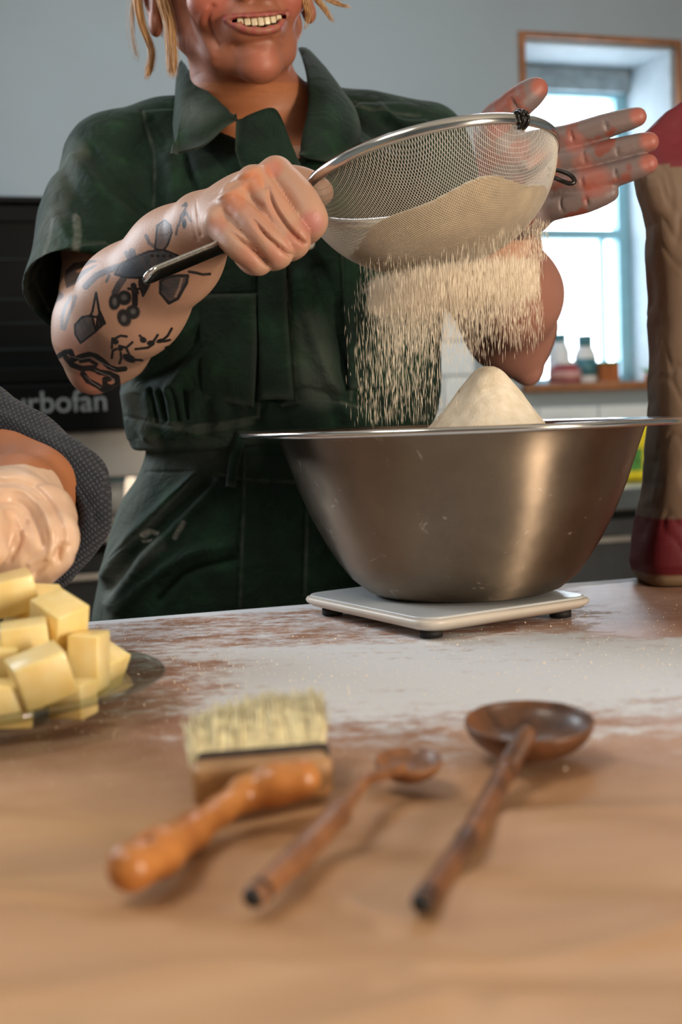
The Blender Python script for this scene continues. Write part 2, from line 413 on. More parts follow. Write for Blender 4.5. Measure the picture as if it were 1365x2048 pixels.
class SDF:
    def __init__(s): s.ops = []

    def cone(s, a, b, ra, rb, k=0.01, mode='u', flat=None):
        a, b = _v(a), _v(b); r = max(ra, rb)
        lo = np.minimum(a - ra, b - rb); hi = np.maximum(a + ra, b + rb)

        def f(X, Y, Z):
            ba = b - a; L = float(ba @ ba) + 1e-12
            px, py, pz = X - a[0], Y - a[1], Z - a[2]
            t = np.clip((px * ba[0] + py * ba[1] + pz * ba[2]) / L, 0, 1)
            qx, qy, qz = px - t * ba[0], py - t * ba[1], pz - t * ba[2]
            if flat is not None:
                n, s_ = flat; c = qx * n[0] + qy * n[1] + qz * n[2]; e = (1 / s_ - 1) * c
                qx, qy, qz = qx + e * n[0], qy + e * n[1], qz + e * n[2]
            d = np.sqrt(qx * qx + qy * qy + qz * qz) - (ra + t * (rb - ra))
            return d * (min(flat[1], 1) if flat is not None else 1)
        s.ops.append((mode, f, lo - 0.002, hi + 0.002, k)); return s

    def chain(s, pts, rs, k=0.01, mode='u', flat=None):
        if not np.ndim(rs): rs = [rs] * len(pts)
        for i in range(len(pts) - 1): s.cone(pts[i], pts[i + 1], rs[i], rs[i + 1], k, mode, flat)
        return s

    def ell(s, c, r, R=None, k=0.01, mode='u'):
        c, r = _v(c), _v(r); R = np.eye(3, dtype=np.float32) if R is None else np.array(R, dtype=np.float32)
        e = np.sqrt(((R * r[None]) ** 2).sum(1))

        def f(X, Y, Z):
            px, py, pz = X - c[0], Y - c[1], Z - c[2]
            q = [px * R[0, i] + py * R[1, i] + pz * R[2, i] for i in range(3)]
            k0 = np.sqrt(sum((q[i] / r[i]) ** 2 for i in range(3))); k1 = np.sqrt(sum((q[i] / r[i] ** 2) ** 2 for i in range(3))) + 1e-6
            return k0 * (k0 - 1) / k1
        s.ops.append((mode, f, c - e, c + e, k)); return s

    def loft(s, rings, k=0.01, mode='u', n=2.4):
        """rings: (z, cx, cy, rx, ry) sorted upward"""
        R = np.array(sorted(rings), dtype=np.float64)
        lo = _v([(R[:, 1] - R[:, 3]).min(), (R[:, 2] - R[:, 4]).min(), R[0, 0]]); hi = _v([(R[:, 1] + R[:, 3]).max(), (R[:, 2] + R[:, 4]).max(), R[-1, 0]])
        zz = np.linspace(R[0, 0], R[-1, 0], 200)
        # smooth interpolation
        cols = []
        for j in range(1, 5):
            y = np.interp(zz, R[:, 0], R[:, j]); ker = np.ones(15) / 15
            y = np.convolve(np.pad(y, 7, 'edge'), ker, 'valid'); cols.append(y)

        def f(X, Y, Z):
            zc = np.clip(Z, R[0, 0], R[-1, 0])
            cx, cy, rx, ry = [np.interp(zc, zz, y).astype(np.float32) for y in cols]
            q = (np.abs((X - cx) / rx) ** n + np.abs((Y - cy) / ry) ** n) ** (1 / n)
            d = (q - 1) * np.minimum(rx, ry)
            dz = np.maximum(R[0, 0] - Z, Z - R[-1, 0])
            return np.maximum(d, dz).astype(np.float32)
        s.ops.append((mode, f, lo, hi, k)); return s

    def boxp(s, c, h, R=None, rad=0.003, k=0.01, mode='u'):
        c, h = _v(c), _v(h); R = np.eye(3, dtype=np.float32) if R is None else np.array(R, dtype=np.float32)
        e = (np.abs(R) * h[None]).sum(1)

        def f(X, Y, Z):
            px, py, pz = X - c[0], Y - c[1], Z - c[2]
            q = [np.abs(px * R[0, i] + py * R[1, i] + pz * R[2, i]) - h[i] + rad for i in range(3)]
            return np.sqrt(sum(np.maximum(x, 0) ** 2 for x in q)) + np.minimum(np.maximum(q[0], np.maximum(q[1], q[2])), 0) - rad
        s.ops.append((mode, f, c - e, c + e, k)); return s

    def group(s, g, k=0.01, mode='u'):
        lo = np.min([o[2] for o in g.ops if o[0] == 'u'], axis=0); hi = np.max([o[3] for o in g.ops if o[0] == 'u'], axis=0)
        s.ops.append((mode, g, lo, hi, k)); return s

    def ev(s, xs, ys, zs):
        vox = xs[1] - xs[0] if len(xs) > 1 else 0.002
        D = np.full((len(xs), len(ys), len(zs)), 1.0, dtype=np.float32)
        for mode, f, lo, hi, k in s.ops:
            mg = max(k, vox * 3) + vox
            sl = [slice(np.searchsorted(c, lo[i] - mg), np.searchsorted(c, hi[i] + mg)) for i, c in enumerate((xs, ys, zs))]
            if any(q.start >= q.stop for q in sl): continue
            ax = [c[q] for c, q in zip((xs, ys, zs), sl)]
            if isinstance(f, SDF): e = f.ev(*ax)
            else: e = f(ax[0][:, None, None], ax[1][None, :, None], ax[2][None, None, :])
            a = D[tuple(sl)]
            if mode == 'u':
                if k > 0:
                    h = np.clip(0.5 + 0.5 * (e - a) / k, 0, 1); r = e * (1 - h) + a * h - k * h * (1 - h)
                else: r = np.minimum(a, e)
            else:
                if k > 0:
                    h = np.clip(0.5 - 0.5 * (a + e) / k, 0, 1); r = a * (1 - h) - e * h + k * h * (1 - h)
                else: r = np.maximum(a, -e)
            D[tuple(sl)] = r
        return D

    def mesh(s, vox, clip=None):
        lo = np.min([o[2] for o in s.ops if o[0] == 'u'], axis=0) - vox * 3; hi = np.max([o[3] for o in s.ops if o[0] == 'u'], axis=0) + vox * 3
        if clip is not None: lo = np.maximum(lo, clip[0]); hi = np.minimum(hi, clip[1])
        ax = [np.arange(lo[i], hi[i] + vox, vox, dtype=np.float32) for i in range(3)]
        D = s.ev(*ax); nx, ny, nz = D.shape
        B = D < 0
        c = B[:-1, :-1, :-1].astype(np.int8)
        for dx, dy, dz in ((1, 0, 0), (0, 1, 0), (1, 1, 0), (0, 0, 1), (1, 0, 1), (0, 1, 1), (1, 1, 1)):
            c = c + B[dx:nx - 1 + dx, dy:ny - 1 + dy, dz:nz - 1 + dz]
        idx = np.argwhere((c > 0) & (c < 8)); del c
        cor = np.array([[i, j, k] for i in (0, 1) for j in (0, 1) for k in (0, 1)])
        G = idx[:, None] + cor[None]; val = D[G[..., 0], G[..., 1], G[..., 2]]
        acc = np.zeros((len(idx), 3)); cnt = np.zeros(len(idx))
        for a in range(8):
            for b_ in range(a + 1, 8):
                if np.abs(cor[a] - cor[b_]).sum() != 1: continue
                va, vb = val[:, a], val[:, b_]; msk = (va < 0) != (vb < 0)
                t = np.where(msk, va / np.where(msk, va - vb, 1), 0)
                acc += msk[:, None] * (cor[a] + t[:, None] * (cor[b_] - cor[a])); cnt += msk
        P = (idx + acc / cnt[:, None]) * vox + np.array([ax[0][0], ax[1][0], ax[2][0]])
        lid = (idx[:, 0] * ny + idx[:, 1]) * nz + idx[:, 2]
        quads = []
        for axn in range(3):
            o = [0, 0, 0]; o[axn] = 1
            s0 = B[:nx - o[0], :ny - o[1], :nz - o[2]]; s1 = B[o[0]:, o[1]:, o[2]:]
            e = np.argwhere(s0 != s1); inside = s0[e[:, 0], e[:, 1], e[:, 2]]
            u, v_ = [(1, 2), (2, 0), (0, 1)][axn]
            ok = (e[:, u] > 0) & (e[:, v_] > 0) & (e[:, u] < (nx, ny, nz)[u] - 1) & (e[:, v_] < (nx, ny, nz)[v_] - 1)
            e = e[ok]; inside = inside[ok]; q = []
            for du, dv in ((-1, -1), (0, -1), (0, 0), (-1, 0)):
                cc = e.copy(); cc[:, u] += du; cc[:, v_] += dv
                q.append(np.searchsorted(lid, (cc[:, 0] * ny + cc[:, 1]) * nz + cc[:, 2]))
            q = np.stack(q, -1); q[~inside] = q[~inside][:, ::-1]; quads.append(q)
        Q = np.vstack(quads); Q = Q[(Q < len(P)).all(1)]
        return P, Q


def normals(V, Q):
    n = np.cross(V[Q[:, 2]] - V[Q[:, 0]], V[Q[:, 3]] - V[Q[:, 1]])
    N = np.zeros_like(V)
    for i in range(4):
        for a in range(3): N[:, a] += np.bincount(Q[:, i], n[:, a], len(V))
    return N / (np.linalg.norm(N, axis=1)[:, None] + 1e-12)


def smooth_mesh(V, Q, it=2, lam=0.5):
    for _ in range(it):
        A = np.zeros_like(V); C = np.zeros(len(V))
        for i in range(4):
            a, b = Q[:, i], Q[:, (i + 1) % 4]
            for x in range(3):
                A[:, x] += np.bincount(a, V[b, x], len(V)); A[:, x] += np.bincount(b, V[a, x], len(V))
            C += np.bincount(a, minlength=len(V)) + np.bincount(b, minlength=len(V))
        V = V + lam * (A / C[:, None] - V)
    return V


def subdivide(V, Q, mask):
    """split quads (mask over faces) 1->4; boundary midpoints left as T-joints closed by exact midpoints"""
    F_ = Q[mask]; E = np.vstack([F_[:, [i, (i + 1) % 4]] for i in range(4)]); E.sort(axis=1)
    U, inv = np.unique(E, axis=0, return_inverse=True); inv = inv.reshape(-1)
    mid = V[U].mean(1); cen = V[F_].mean(1); n = len(V); k = len(F_)
    mi = [n + inv[i * k:(i + 1) * k] for i in range(4)]; ci = n + len(U) + np.arange(k)
    new = [np.stack([F_[:, i], mi[i], ci, mi[(i + 3) % 4]], -1) for i in range(4)]
    return np.vstack([V, mid, cen]), np.vstack([Q[~mask]] + new)


def seg_dist(P, pts, closed=False):
    """distance in the plane from points P (n,2) to a polyline"""
    pts = np.asarray(pts, float)
    if closed: pts = np.vstack([pts, pts[:1]])
    d = np.full(len(P), 1e9)
    for a, b in zip(pts[:-1], pts[1:]):
        ab = b - a; t = np.clip(((P - a) @ ab) / (ab @ ab + 1e-9), 0, 1)
        d = np.minimum(d, np.linalg.norm(P - a - t[:, None] * ab, axis=1))
    return d


def in_poly(P, poly):
    poly = np.asarray(poly, float); c = np.zeros(len(P), bool); j = len(poly) - 1
    for i in range(len(poly)):
        (xi, yi), (xj, yj) = poly[i], poly[j]
        c ^= ((yi > P[:, 1]) != (yj > P[:, 1])) & (P[:, 0] < (xj - xi) * (P[:, 1] - yi) / (yj - yi + 1e-9) + xi); j = i
    return c


def sstep(x, a, b):
    t = np.clip((x - a) / (b - a), 0, 1); return t * t * (3 - 2 * t)


def vnoise(P, scale, seed=0):
    """cheap smooth value noise, about -1..1"""
    r = np.random.default_rng(seed); out = np.zeros(len(P))
    for o in range(3):
        K = r.normal(size=(5, 3)) * scale * (1.9 ** o); ph = r.uniform(0, 6.3, 5)
        out += np.sin(P @ K.T + ph).sum(1) / 5 * 0.6 ** o * 1.3
    return out


# ------------------------------------------------------------------ the room
TH = math.radians(19.0)
tW = Vector((math.cos(TH), math.sin(TH), 0)); nW = Vector((math.sin(TH), -math.cos(TH), 0)); O_W = Vector((0, 3.445, 0))
RW3 = Matrix.Rotation(TH, 3, 'Z')


def RW(s, n, z): return O_W + tW * s + nW * n + Vector((0, 0, z))


def onwall(px, py, n):
    d = cam_right * (px - 682.5) + cam_up * (1024 - py) + fwd * F
    C = O_W + nW * n; e = Vector((0, 0, EYE)); t = (C - e).dot(nW) / d.dot(nW); P = e + d * t
    q = P - O_W; return q.dot(tW), P.z


def wbox(bm, s0, s1, n0, n1, z0, z1, bev=0.0):
    add_box(bm, RW((s0 + s1) / 2, (n0 + n1) / 2, (z0 + z1) / 2), (abs(s1 - s0), abs(n1 - n0), abs(z1 - z0)), RW3, bev)


def wobj(name, boxes, mat, parent=None, bev=0.0):
    bm = bmesh.new()
    for b in boxes: wbox(bm, *b, bev)
    return bm_obj(name, bm, mat, parent)


FL, CE = -0.9, 1.6
SL, SR, NF = -2.9, 2.4, 5.2
s0, zt = onwall(1046, 76, 0); s1, _ = onwall(1352, 200, 0); _, zb = onwall(1150, 766, 0)
st = lambda o: tag(o, kind='structure')
st(wobj('floor', [(SL - .2, SR + .2, -.3, NF + .2, FL - .1, FL)], M['floor']))
st(wobj('ceiling', [(SL - .2, SR + .2, -.3, NF + .2, CE, CE + .1)], M['ceiling']))
wall_back = st(wobj('wall_back', [(SL, s0, -.3, 0, FL, CE), (s1, SR, -.3, 0, FL, CE), (s0, s1, -.3, 0, FL, zb), (s0, s1, -.3, 0, zt, CE)], M['wall']))
st(wobj('wall_left', [(SL - .2, SL, -.3, NF + .2, FL, CE)], M['wall']))
st(wobj('wall_right', [(SR, SR + .2, -.3, NF + .2, FL, CE)], M['wall']))
st(wobj('wall_front', [(SL, SR, NF, NF + .2, FL, CE)], M['wall']))
st(wobj('baseboard_back', [(SL, SR, 0, .015, FL, FL + .1)], M['reveal']))

# window: orange wood casing, deep white reveal, pale blue sash
win = thing('window_1', None, None, RW((s0 + s1) / 2, 0, zb)); tag(win, kind='structure')
t_ = 0.014
wobj('casing', [(s0 - t_, s0, -.01, .014, zb - .02, zt + t_), (s1, s1 + t_, -.01, .014, zb - .02, zt + t_), (s0, s1, -.01, .014, zt, zt + t_)], M['trimwood'], win)
wobj('sill', [(s0 - .03, s1 + .03, -.25, .03, zb - .022, zb)], M['trimwood'], win, 0.004)
wobj('reveal_lining', [(s0, s0 + .008, -.26, -.01, zb, zt), (s1 - .008, s1, -.26, -.01, zb, zt), (s0, s1, -.26, -.01, zt - .008, zt)], M['reveal'], win)
_, zg = onwall(1150, 196, -.25); _, zbl = onwall(1150, 186, -.24)
wobj('blind', [(s0 + .01, s1 - .01, -.235, -.21, zbl, zt - .012)], simple('grey_blind', '8fa0a8', 0.8), win)
_, zm = onwall(1200, 470, -.25); _, zlow = onwall(1280, 752, -.25)
_, _z = onwall(1200, 478, -.25)
sgl, _ = onwall(1040, 300, -.25); sgr, _ = onwall(1296, 300, -.25)
sgl = max(sgl, s0 + .03); sgr = min(sgr, s1 - .04)
wobj('sash_frame', [(s0 + .008, sgl, -.27, -.235, zb, zt - .01), (sgr, s1 - .008, -.27, -.235, zb, zt - .01), (sgl, sgr, -.27, -.235, zg, zt - .01), (sgl, sgr, -.27, -.235, zb, zlow)], M['frame_blue'], win)
wobj('sash_bar', [(sgl, sgr, -.275, -.23, zm - .014, zm + .012)], M['frame_blue'], win)
wobj('glazing_bar', [(sgr - .052, sgr - .04, -.262, -.24, zlow, zm - .014)], M['frame_blue'], win)
wobj('pane', [(sgl, sgr, -.256, -.252, zm, zg)], M['pane'], win); wobj('pane', [(sgl, sgr, -.252, -.248, zlow, zm)], M['pane'], win)

# glazed wall tiles, each its own piece
tw, thh = 0.172, 0.086
bm = bmesh.new(); add_box(bm, Vector((0, 0, 0)), (tw - .004, .008, thh - .004), None, .0018, 2)
tme = bpy.data.meshes.new('tile'); bm.to_mesh(tme); bm.free(); tme.materials.append(M['tile'])
for r in range(5):
    for c in range(11):
        sc = 0.02 + c * tw + (tw / 2 if r % 2 else 0); zc = .0 + thh / 2 + r * thh
        if zc + thh / 2 > zb - .022 and sc + tw / 2 > s0 - t_: continue
        o = bpy.data.objects.new('tile', tme); COL.objects.link(o); o.location = RW(sc, .004, zc); o.rotation_euler = (0, 0, TH); o.parent = wall_back
st(wobj('trim_1', [(-.08, s0 - t_ if False else .0, 0, .004, 0, .43)], M['grout']))

# counter along the back wall
cl, cf = -1.9, .62
c = thing('kitchen_counter', 'long stainless steel worktop running under the window along the back wall', 'counter', RW(.3, .31, -.035))
wobj('worktop', [(cl, 2.2, .0, cf, -.035, -.004)], M['steel'], c, .003)
wobj('edge', [(cl, 2.2, cf, cf + .01, -.05, -.004)], M['steel_mirror'], c, .003)
lab = ['dark base cabinet under the steel counter, left end below the oven', 'dark base cabinet under the steel counter, behind the standing baker', 'dark base cabinet under the steel counter, below the window']
for i, (a, b) in enumerate(((cl, -.55), (-.53, .5), (.52, 2.18))):
    c = thing('base_cabinet', lab[i], 'cabinet', RW((a + b) / 2, .3, FL), 'base cabinets under the back counter')
    wobj('body', [(a, b, .02, cf - .05, FL + .1, -.036)], M['black'], c); wobj('plinth', [(a, b, .04, cf - .1, FL, FL + .1)], M['black'], c)
    for k in range(2):
        x0 = a + (b - a) * k / 2 + .006; x1 = a + (b - a) * (k + 1) / 2 - .006
        d = wobj('door', [(x0, x1, cf - .05, cf - .03, FL + .12, -.07)], simple('charcoal_laminate', '262a2e', 0.45), c, .002)
        wobj('handle', [(x0 + .05, x1 - .05, cf - .03, cf - .012, -.12, -.105)], M['steel'], d, .003)

# oven on a stand, left
of = .64
sR, _ = onwall(300, 600, of); _, zo1 = onwall(50, 393, of); _, zo0 = onwall(150, 862, of); _, zdoor = onwall(100, 768, of)
sL = sR - .72
ov = thing('convection_oven', 'black convection oven with glass door and grey lettering, left behind baker', 'oven', RW((sL + sR) / 2, .3, zo0))
wobj('body', [(sL, sR, .04, of - .03, zo0, zo1 - .002)], M['black'], ov, .004)
wobj('top_panel', [(sL - .004, sR + .004, .03, of + .004, zo1 - .012, zo1)], simple('oven_top', '090b0c', 0.6, spec=0.2), ov, .003)
d = wobj('door', [(sL + .01, sR - .01, of - .03, of, zo1 - .045, zo1 - .015), (sL + .01, sR - .01, of - .03, of, zdoor + .003, zdoor + .03), (sL + .01, sL + .05, of - .03, of, zdoor + .03, zo1 - .045), (sR - .05, sR - .01, of - .03, of, zdoor + .03, zo1 - .045)], M['black'], ov, .002)
wobj('door_glass', [(sL + .05, sR - .05, of - .012, of - .006, zdoor + .03, zo1 - .045)], M['oven_glass'], d)
for py in (520, 600, 648, 700):
    _, zr = onwall(60, py, of); wobj('rack', [(sL + .06, sR - .06, of - .006, of - .003, zr, zr + .0035)], simple('rack_grey', '1c2429', 0.6, spec=0.2), ov)
wobj('control_panel', [(sL, sR, of - .03, of + .004, zo0, zdoor)], M['black'], ov, .003)
tx = bpy.data.curves.new('lettering', 'FONT'); tx.body = 'turbofan'; tx.extrude = .001; tx.offset = .0012
tx.materials.append(M['lettering']); to = bpy.data.objects.new('lettering', tx); COL.objects.link(to)
sa, za = onwall(2, 828, of + .006); sb, _ = onwall(214, 828, of + .006)
to.rotation_euler = (math.pi / 2, 0, TH); bpy.context.view_layer.update()
k = (sb - sa) / (to.dimensions.x)
dg = bpy.context.evaluated_depsgraph_get(); me = bpy.data.meshes.new_from_object(to.evaluated_get(dg)); bpy.data.objects.remove(to)
lo = bpy.data.objects.new('lettering', me); COL.objects.link(lo)
xs = [v.co.x for v in me.vertices]; k = (sb - sa) / (max(xs) - min(xs))
lo.scale = (k, k, 1); lo.rotation_euler = (math.pi / 2, 0, TH); lo.location = RW(sa - min(xs) * k, of + .0045, za) - ov.location; lo.parent = ov
for i in range(3):
    px = -60 - i * 30
    sc, zc = onwall(px, 815, of); o = lathe('knob', [(0, .018), (.014, .018), (.016, .0), (0, 0)], M['steel'], ov, 20, RW(sc, of + .004, zc), R=Matrix.Rotation(TH, 3, 'Z') @ Matrix.Rotation(math.pi / 2, 3, 'X'))
_, zs = onwall(250, 955, of)
sd = thing('oven_stand', 'beige steel stand under the oven, resting on the back counter', 'stand', RW((sL + sR) / 2, .3, -.004))
wobj('top_panel', [(sL - .03, sR + .08, .06, of - .01, zs, zo0)], M['beige_panel'], sd, .004)
for a in (sL, sR + .03):
    for b in (.08, of - .06): wobj('leg', [(a, a + .03, b, b + .03, -.004, zs)], M['steel'], sd)
for px0, px1, hh, mt, nm, lb in ((-60, 60, .07, 'steel', 'steel_tray', 'shallow steel tray under the oven stand, far left on counter'), (150, 195, .05, 'black', 'black_tin', 'black tin under the oven stand beside the baker')):
    a, _ = onwall(px0, 1000, .5); b, _ = onwall(px1, 1000, .5)
    t = thing(nm, lb, 'tray' if 'tray' in nm else 'tin', RW((a + b) / 2, .4, -.004)); wobj('base', [(a, b, .3, .5, -.004, hh)], M[mt], t, .004); wobj('rim', [(a - .004, b + .004, .296, .504, hh - .006, hh)], M['steel_mirror'], t, .002)
a, _ = onwall(236, 1000, .5)
t = thing('plastic_tub', 'small pale plastic tub under the oven stand, at the hip of the baker', 'tub', RW(a, .42, -.004))
lathe('tub', [(0, 0), (.025, 0), (.03, .062), (.028, .062), (.024, .003), (0, .003)], M['white_plastic'], t, 32, RW(a, .42, -.004)); lathe('lid', [(0, .06), (.032, .06), (.032, .07), (0, .071)], M['frame_blue'], t, 32, RW(a, .42, -.004))

# things on the window sill and the counter


def onsill(px, n=-.1): return onwall(px, 740, n)[0]


def jar(name, label, cat, px, rad, h, mat, lid, lh=.012, n=-.1, z=None, band=None):
    z = zb if z is None else z; P = RW(onsill(px, n), n, z); t = thing(name, label, cat, P)
    lathe('body', [(0, 0), (rad * .94, 0), (rad, .004), (rad, h * .75), (rad * .8, h * .9), (rad * .62, h), (0, h)], mat, t, 32, P)
    lathe('lid', [(0, h - .002), (rad * .68, h - .002), (rad * .68, h + lh), (0, h + lh)], lid, t, 32, P)
    if band: lathe('label', [(rad + .0005, h * .2), (rad + .001, h * .2), (rad + .001, h * .65), (rad + .0005, h * .65)], band, t, 32, P)
    return t


jar('enamel_pot', 'squat dark red pot with pale lid on the window sill', 'pot', 1130, .042, .05, M['jar_red'], M['white_plastic'], .008, -.06, None, simple('pale_label', 'b58a86', 0.6))
jar('milk_bottle', 'white bottle with blue-grey cap behind the red pot on sill', 'bottle', 1120, .03, .115, M['white_plastic'], M['teal'], .02, -.16)
jar('squeeze_bottle', 'tall teal and white bottle between red pot and orange box', 'bottle', 1172, .03, .10, M['white_plastic'], M['teal'], .028, -.12, None, M['teal'])
a, b = onsill(1203, -.08), onsill(1241, -.08)
t = thing('cardboard_box', 'small orange cardboard box with green top on the window sill', 'box', RW((a + b) / 2, -.09, zb)); wobj('carton', [(a, b, -.12, -.08, zb, zb + .05)], M['orange_card'], t, .002); wobj('flap', [(a, b, -.122, -.078, zb + .05, zb + .056)], M['green_leaf'], t)
a, b = onwall(1238, 900, .4)[0], onwall(1330, 900, .4)[0]; zy = onwall(1280, 848, .4)[1]
t = thing('yellow_packet', 'yellow food packet standing on steel counter beside the flour bag', 'packet', RW((a + b) / 2, .38, -.004)); wobj('packet', [(a, b, .34, .40, -.004, zy - .012)], M['yellow_pack'], t, .01); wobj('top_fold', [(a + .01, b - .01, .362, .378, zy - .012, zy)], M['yellow_pack'], t); wobj('label', [(a + .02, a + .06, .40, .4015, .02, .07)], M['green_leaf'], t)
P = RW(onsill(1300, -.1), -.1, zb); t = thing('potted_seedling', 'little green seedling in pot at right end of the sill', 'plant', P)
lathe('pot', [(0, 0), (.014, 0), (.019, .02), (.016, .02), (.0, .016)], M['trimwood'], t, 24, P)
for i in range(6):
    an = i * 1.05; tube('leaf', [P + Vector((0, 0, .014)), P + Vector((.012 * math.cos(an), .012 * math.sin(an), .03)), P + Vector((.026 * math.cos(an), .026 * math.sin(an), .033))], [.0015, .004, .001], M['green_leaf'], t, 6, 4)

# ------------------------------------------------------------------ the work table
TT = math.radians(18.3); P0 = Vector((-.224, 1.249, 0)); tT = Vector((math.cos(TT), math.sin(TT), 0)); dT = Vector((math.sin(TT), -math.cos(TT), 0)); RT3 = Matrix.Rotation(TT, 3, 'Z')
a0, a1, b1 = -1.0, 1.15, 1.12
tab = thing('work_table', 'flour-dusted wooden work table carrying bowl, plate and spoons', 'table', P0 + tT * .08 + dT * .56 + Vector((0, 0, FL)))
us = np.arange(a0, a1 + .001, .005); vs = np.arange(0, b1 + .001, .005)
U, Vv = np.meshgrid(us, vs, indexing='ij'); P = np.array(P0)[None, None] + U[..., None] * np.array(tT) + Vv[..., None] * np.array(dT); P = P.reshape(-1, 3)
pp = project(np.stack([P[:, 0], np.maximum(P[:, 1], .3), P[:, 2]], -1)); Y = P[:, 1]
near = 1 - sstep(Y, .62, .78)
zz = 0.0024 * near * np.sin((Y + .35 * P[:, 0]) * 62 + 1.5 * np.sin(P[:, 0] * 9)) + .0010 * near * vnoise(P, 22, 3) - .0032 * near - .0010
for pts, wd, dp in (([(640, 1772), (700, 1790), (765, 1822)], 12, .0026), ([(820, 1925), (1050, 1885), (1365, 1846)], 11, .0022), ([(-50, 1965), (200, 1935), (520, 1920), (760, 1960)], 13, .0020), ([(900, 1640), (1150, 1600), (1400, 1585)], 12, .0016), ([(560, 1690), (660, 1660), (800, 1640)], 12, .0013), ([(150, 2010), (500, 2035), (900, 1990)], 13, .0022), ([(1000, 1990), (1200, 1960), (1400, 1965)], 13, .0020), ([(60, 1800), (180, 1840), (330, 1835)], 12, .0016)):
    zz += dp * np.exp(-(seg_dist(pp, catmull([(*p, 0) for p in pts], 5)[:, :2]) / wd) ** 2) * (Y > .3)
edge = np.minimum(np.minimum(U - a0, a1 - U), np.minimum(Vv, b1 - Vv)).ravel(); zz -= .004 * (1 - sstep(edge, 0, .008))
P[:, 2] = zz * 1.0
dust_glare = np.interp(Y, [.3, .6, .68, .78, .86, 1.02, 1.12, 1.22, 1.5], [0, .05, .22, .42, .72, .66, .38, .45, .75])
dust_glare *= 1 - .75 * sstep(P[:, 0], .16, .26) * sstep(Y, 1.0, 1.1); dust_glare *= 1 - .6 * (1 - sstep(P[:, 0], -.14, -.04)) * (1 - sstep(Y, .95, 1.1))
dust_glare = np.maximum(dust_glare, .95 * (1 - sstep(Vv.ravel(), .015, .05)))  # far edge whitened, the window's reflection painted into the colour
pink = np.interp(Y, [.3, .62, .8, 1.3], [0, 0, 1, .8])
n = len(vs); i = np.arange(len(us) - 1)[:, None] * n + np.arange(n - 1)[None]; i = i.ravel(); Q = np.stack([i, i + 1, i + n + 1, i + n], -1)[:, ::-1]
mesh_np('tabletop', P, Q, M['worktop'], tab, attrs={'dust_glare': np.stack([dust_glare, pink, 0 * dust_glare], -1).astype(np.float32)})


def tbox(name, u0, u1, v0, v1, z0, z1, mat, parent, bev=.003):
    return box(name, P0 + tT * (u0 + u1) / 2 + dT * (v0 + v1) / 2 + Vector((0, 0, (z0 + z1) / 2)), (u1 - u0, v1 - v0, z1 - z0), mat, parent, RT3, bev)


tbox('slab', a0 + .002, a1 - .002, .002, b1 - .002, -.045, -.012, M['wood_block'], tab)
tbox('apron', a0 + .06, a1 - .06, .06, b1 - .06, -.13, -.045, M['wood_block'], tab)
for u in (a0 + .08, a1 - .15):
    for v in (.08, b1 - .15): tbox('leg', u, u + .07, v, v + .07, FL, -.13, M['wood_block'], tab)

# loose flour crumbs lying on the table
def slivers(C, L, r, name, mat, parent=None):
    n = len(C); D = L / (np.linalg.norm(L, axis=1)[:, None] + 1e-9); A = np.cross(D, np.array([.3, 1, .2])); A /= np.linalg.norm(A, axis=1)[:, None]; B = np.cross(D, A)
    r = r[:, None]; V = np.stack([C - L, C + A * r, C + B * r, C - A * r, C - B * r, C + L], 1).reshape(-1, 3)
    T = np.array([[0, 1, 2], [0, 2, 3], [0, 3, 4], [0, 4, 1], [5, 2, 1], [5, 3, 2], [5, 4, 3], [5, 1, 4]])
    Q = (np.arange(n)[:, None, None] * 6 + T[None]).reshape(-1, 3); return mesh_np(name, V, Q, mat, parent, smooth=False)


n = 4200; yy = RNG.choice([0, 1, 2], n, p=[.62, .2, .18]); Y = np.where(yy == 0, RNG.normal(.92, .07, n), np.where(yy == 1, RNG.normal(1.14, .07, n), RNG.normal(.76, .05, n)))
X = RNG.uniform(-.3, .42, n); ok = ((X + .224) * math.sin(TT) / math.cos(TT) + 1.249 > Y + .01) & (Y > .6); X, Y = X[ok], Y[ok]; n = len(X)
r = RNG.gamma(2.0, .00010, n) + .0001; C = np.stack([X, Y, r * .5 - .0010], -1); ang = RNG.uniform(0, 6.3, n); L = np.stack([np.cos(ang) * r * 1.3, np.sin(ang) * r * 1.3, 0 * r], -1)
tag(slivers(C, L, r, 'flour_crumbs', M['flour_fall']), 'white flour crumbs scattered over the middle of the table', 'flour', kind='stuff')

# ------------------------------------------------------------------ kitchen scale
cx = [Vector((-.040, 1.232, 0)), Vector((.060, 1.046, 0)), Vector((.2065, 1.150, 0)), Vector((.1065, 1.336, 0))]


def rpoly(cs, rad, n=7):
    out = []
    for i, c in enumerate(cs):
        a = (cs[i - 1] - c).normalized() * rad; b = (cs[(i + 1) % len(cs)] - c).normalized() * rad
        for k in range(n): t = k / (n - 1); out.append(c + a * (1 - t) ** 2 + b * t ** 2)
    return np.array([[p.x, p.y] for p in out])


def stack(name, ring, levels, mat, parent, base=0.0):
    c = ring.mean(0); n = len(ring); V = []
    for z, off in levels:
        d = ring - c; l = np.linalg.norm(d, axis=1)[:, None]; q = c + d * (1 + off / l); V.append(np.column_stack([q, np.full(n, z + base)]))
    m_ = len(levels); V = np.vstack(V); i = np.arange(m_ - 1)[:, None] * n; j = np.arange(n)[None]; k = (j + 1) % n
    Q = np.stack([i + j, i + k, i + n + k, i + n + j], -1).reshape(-1, 4); h = n // 2
    cap = []
    for e, f in ((0, 1), ((m_ - 1) * n, 0)):
        for q in range(h - 1): qq = [e + q, e + q + 1, e + n - 2 - q, e + n - 1 - q]; cap.append(qq[::-1] if f else qq)
    return mesh_np(name, V, np.vstack([Q, cap]), mat, parent)


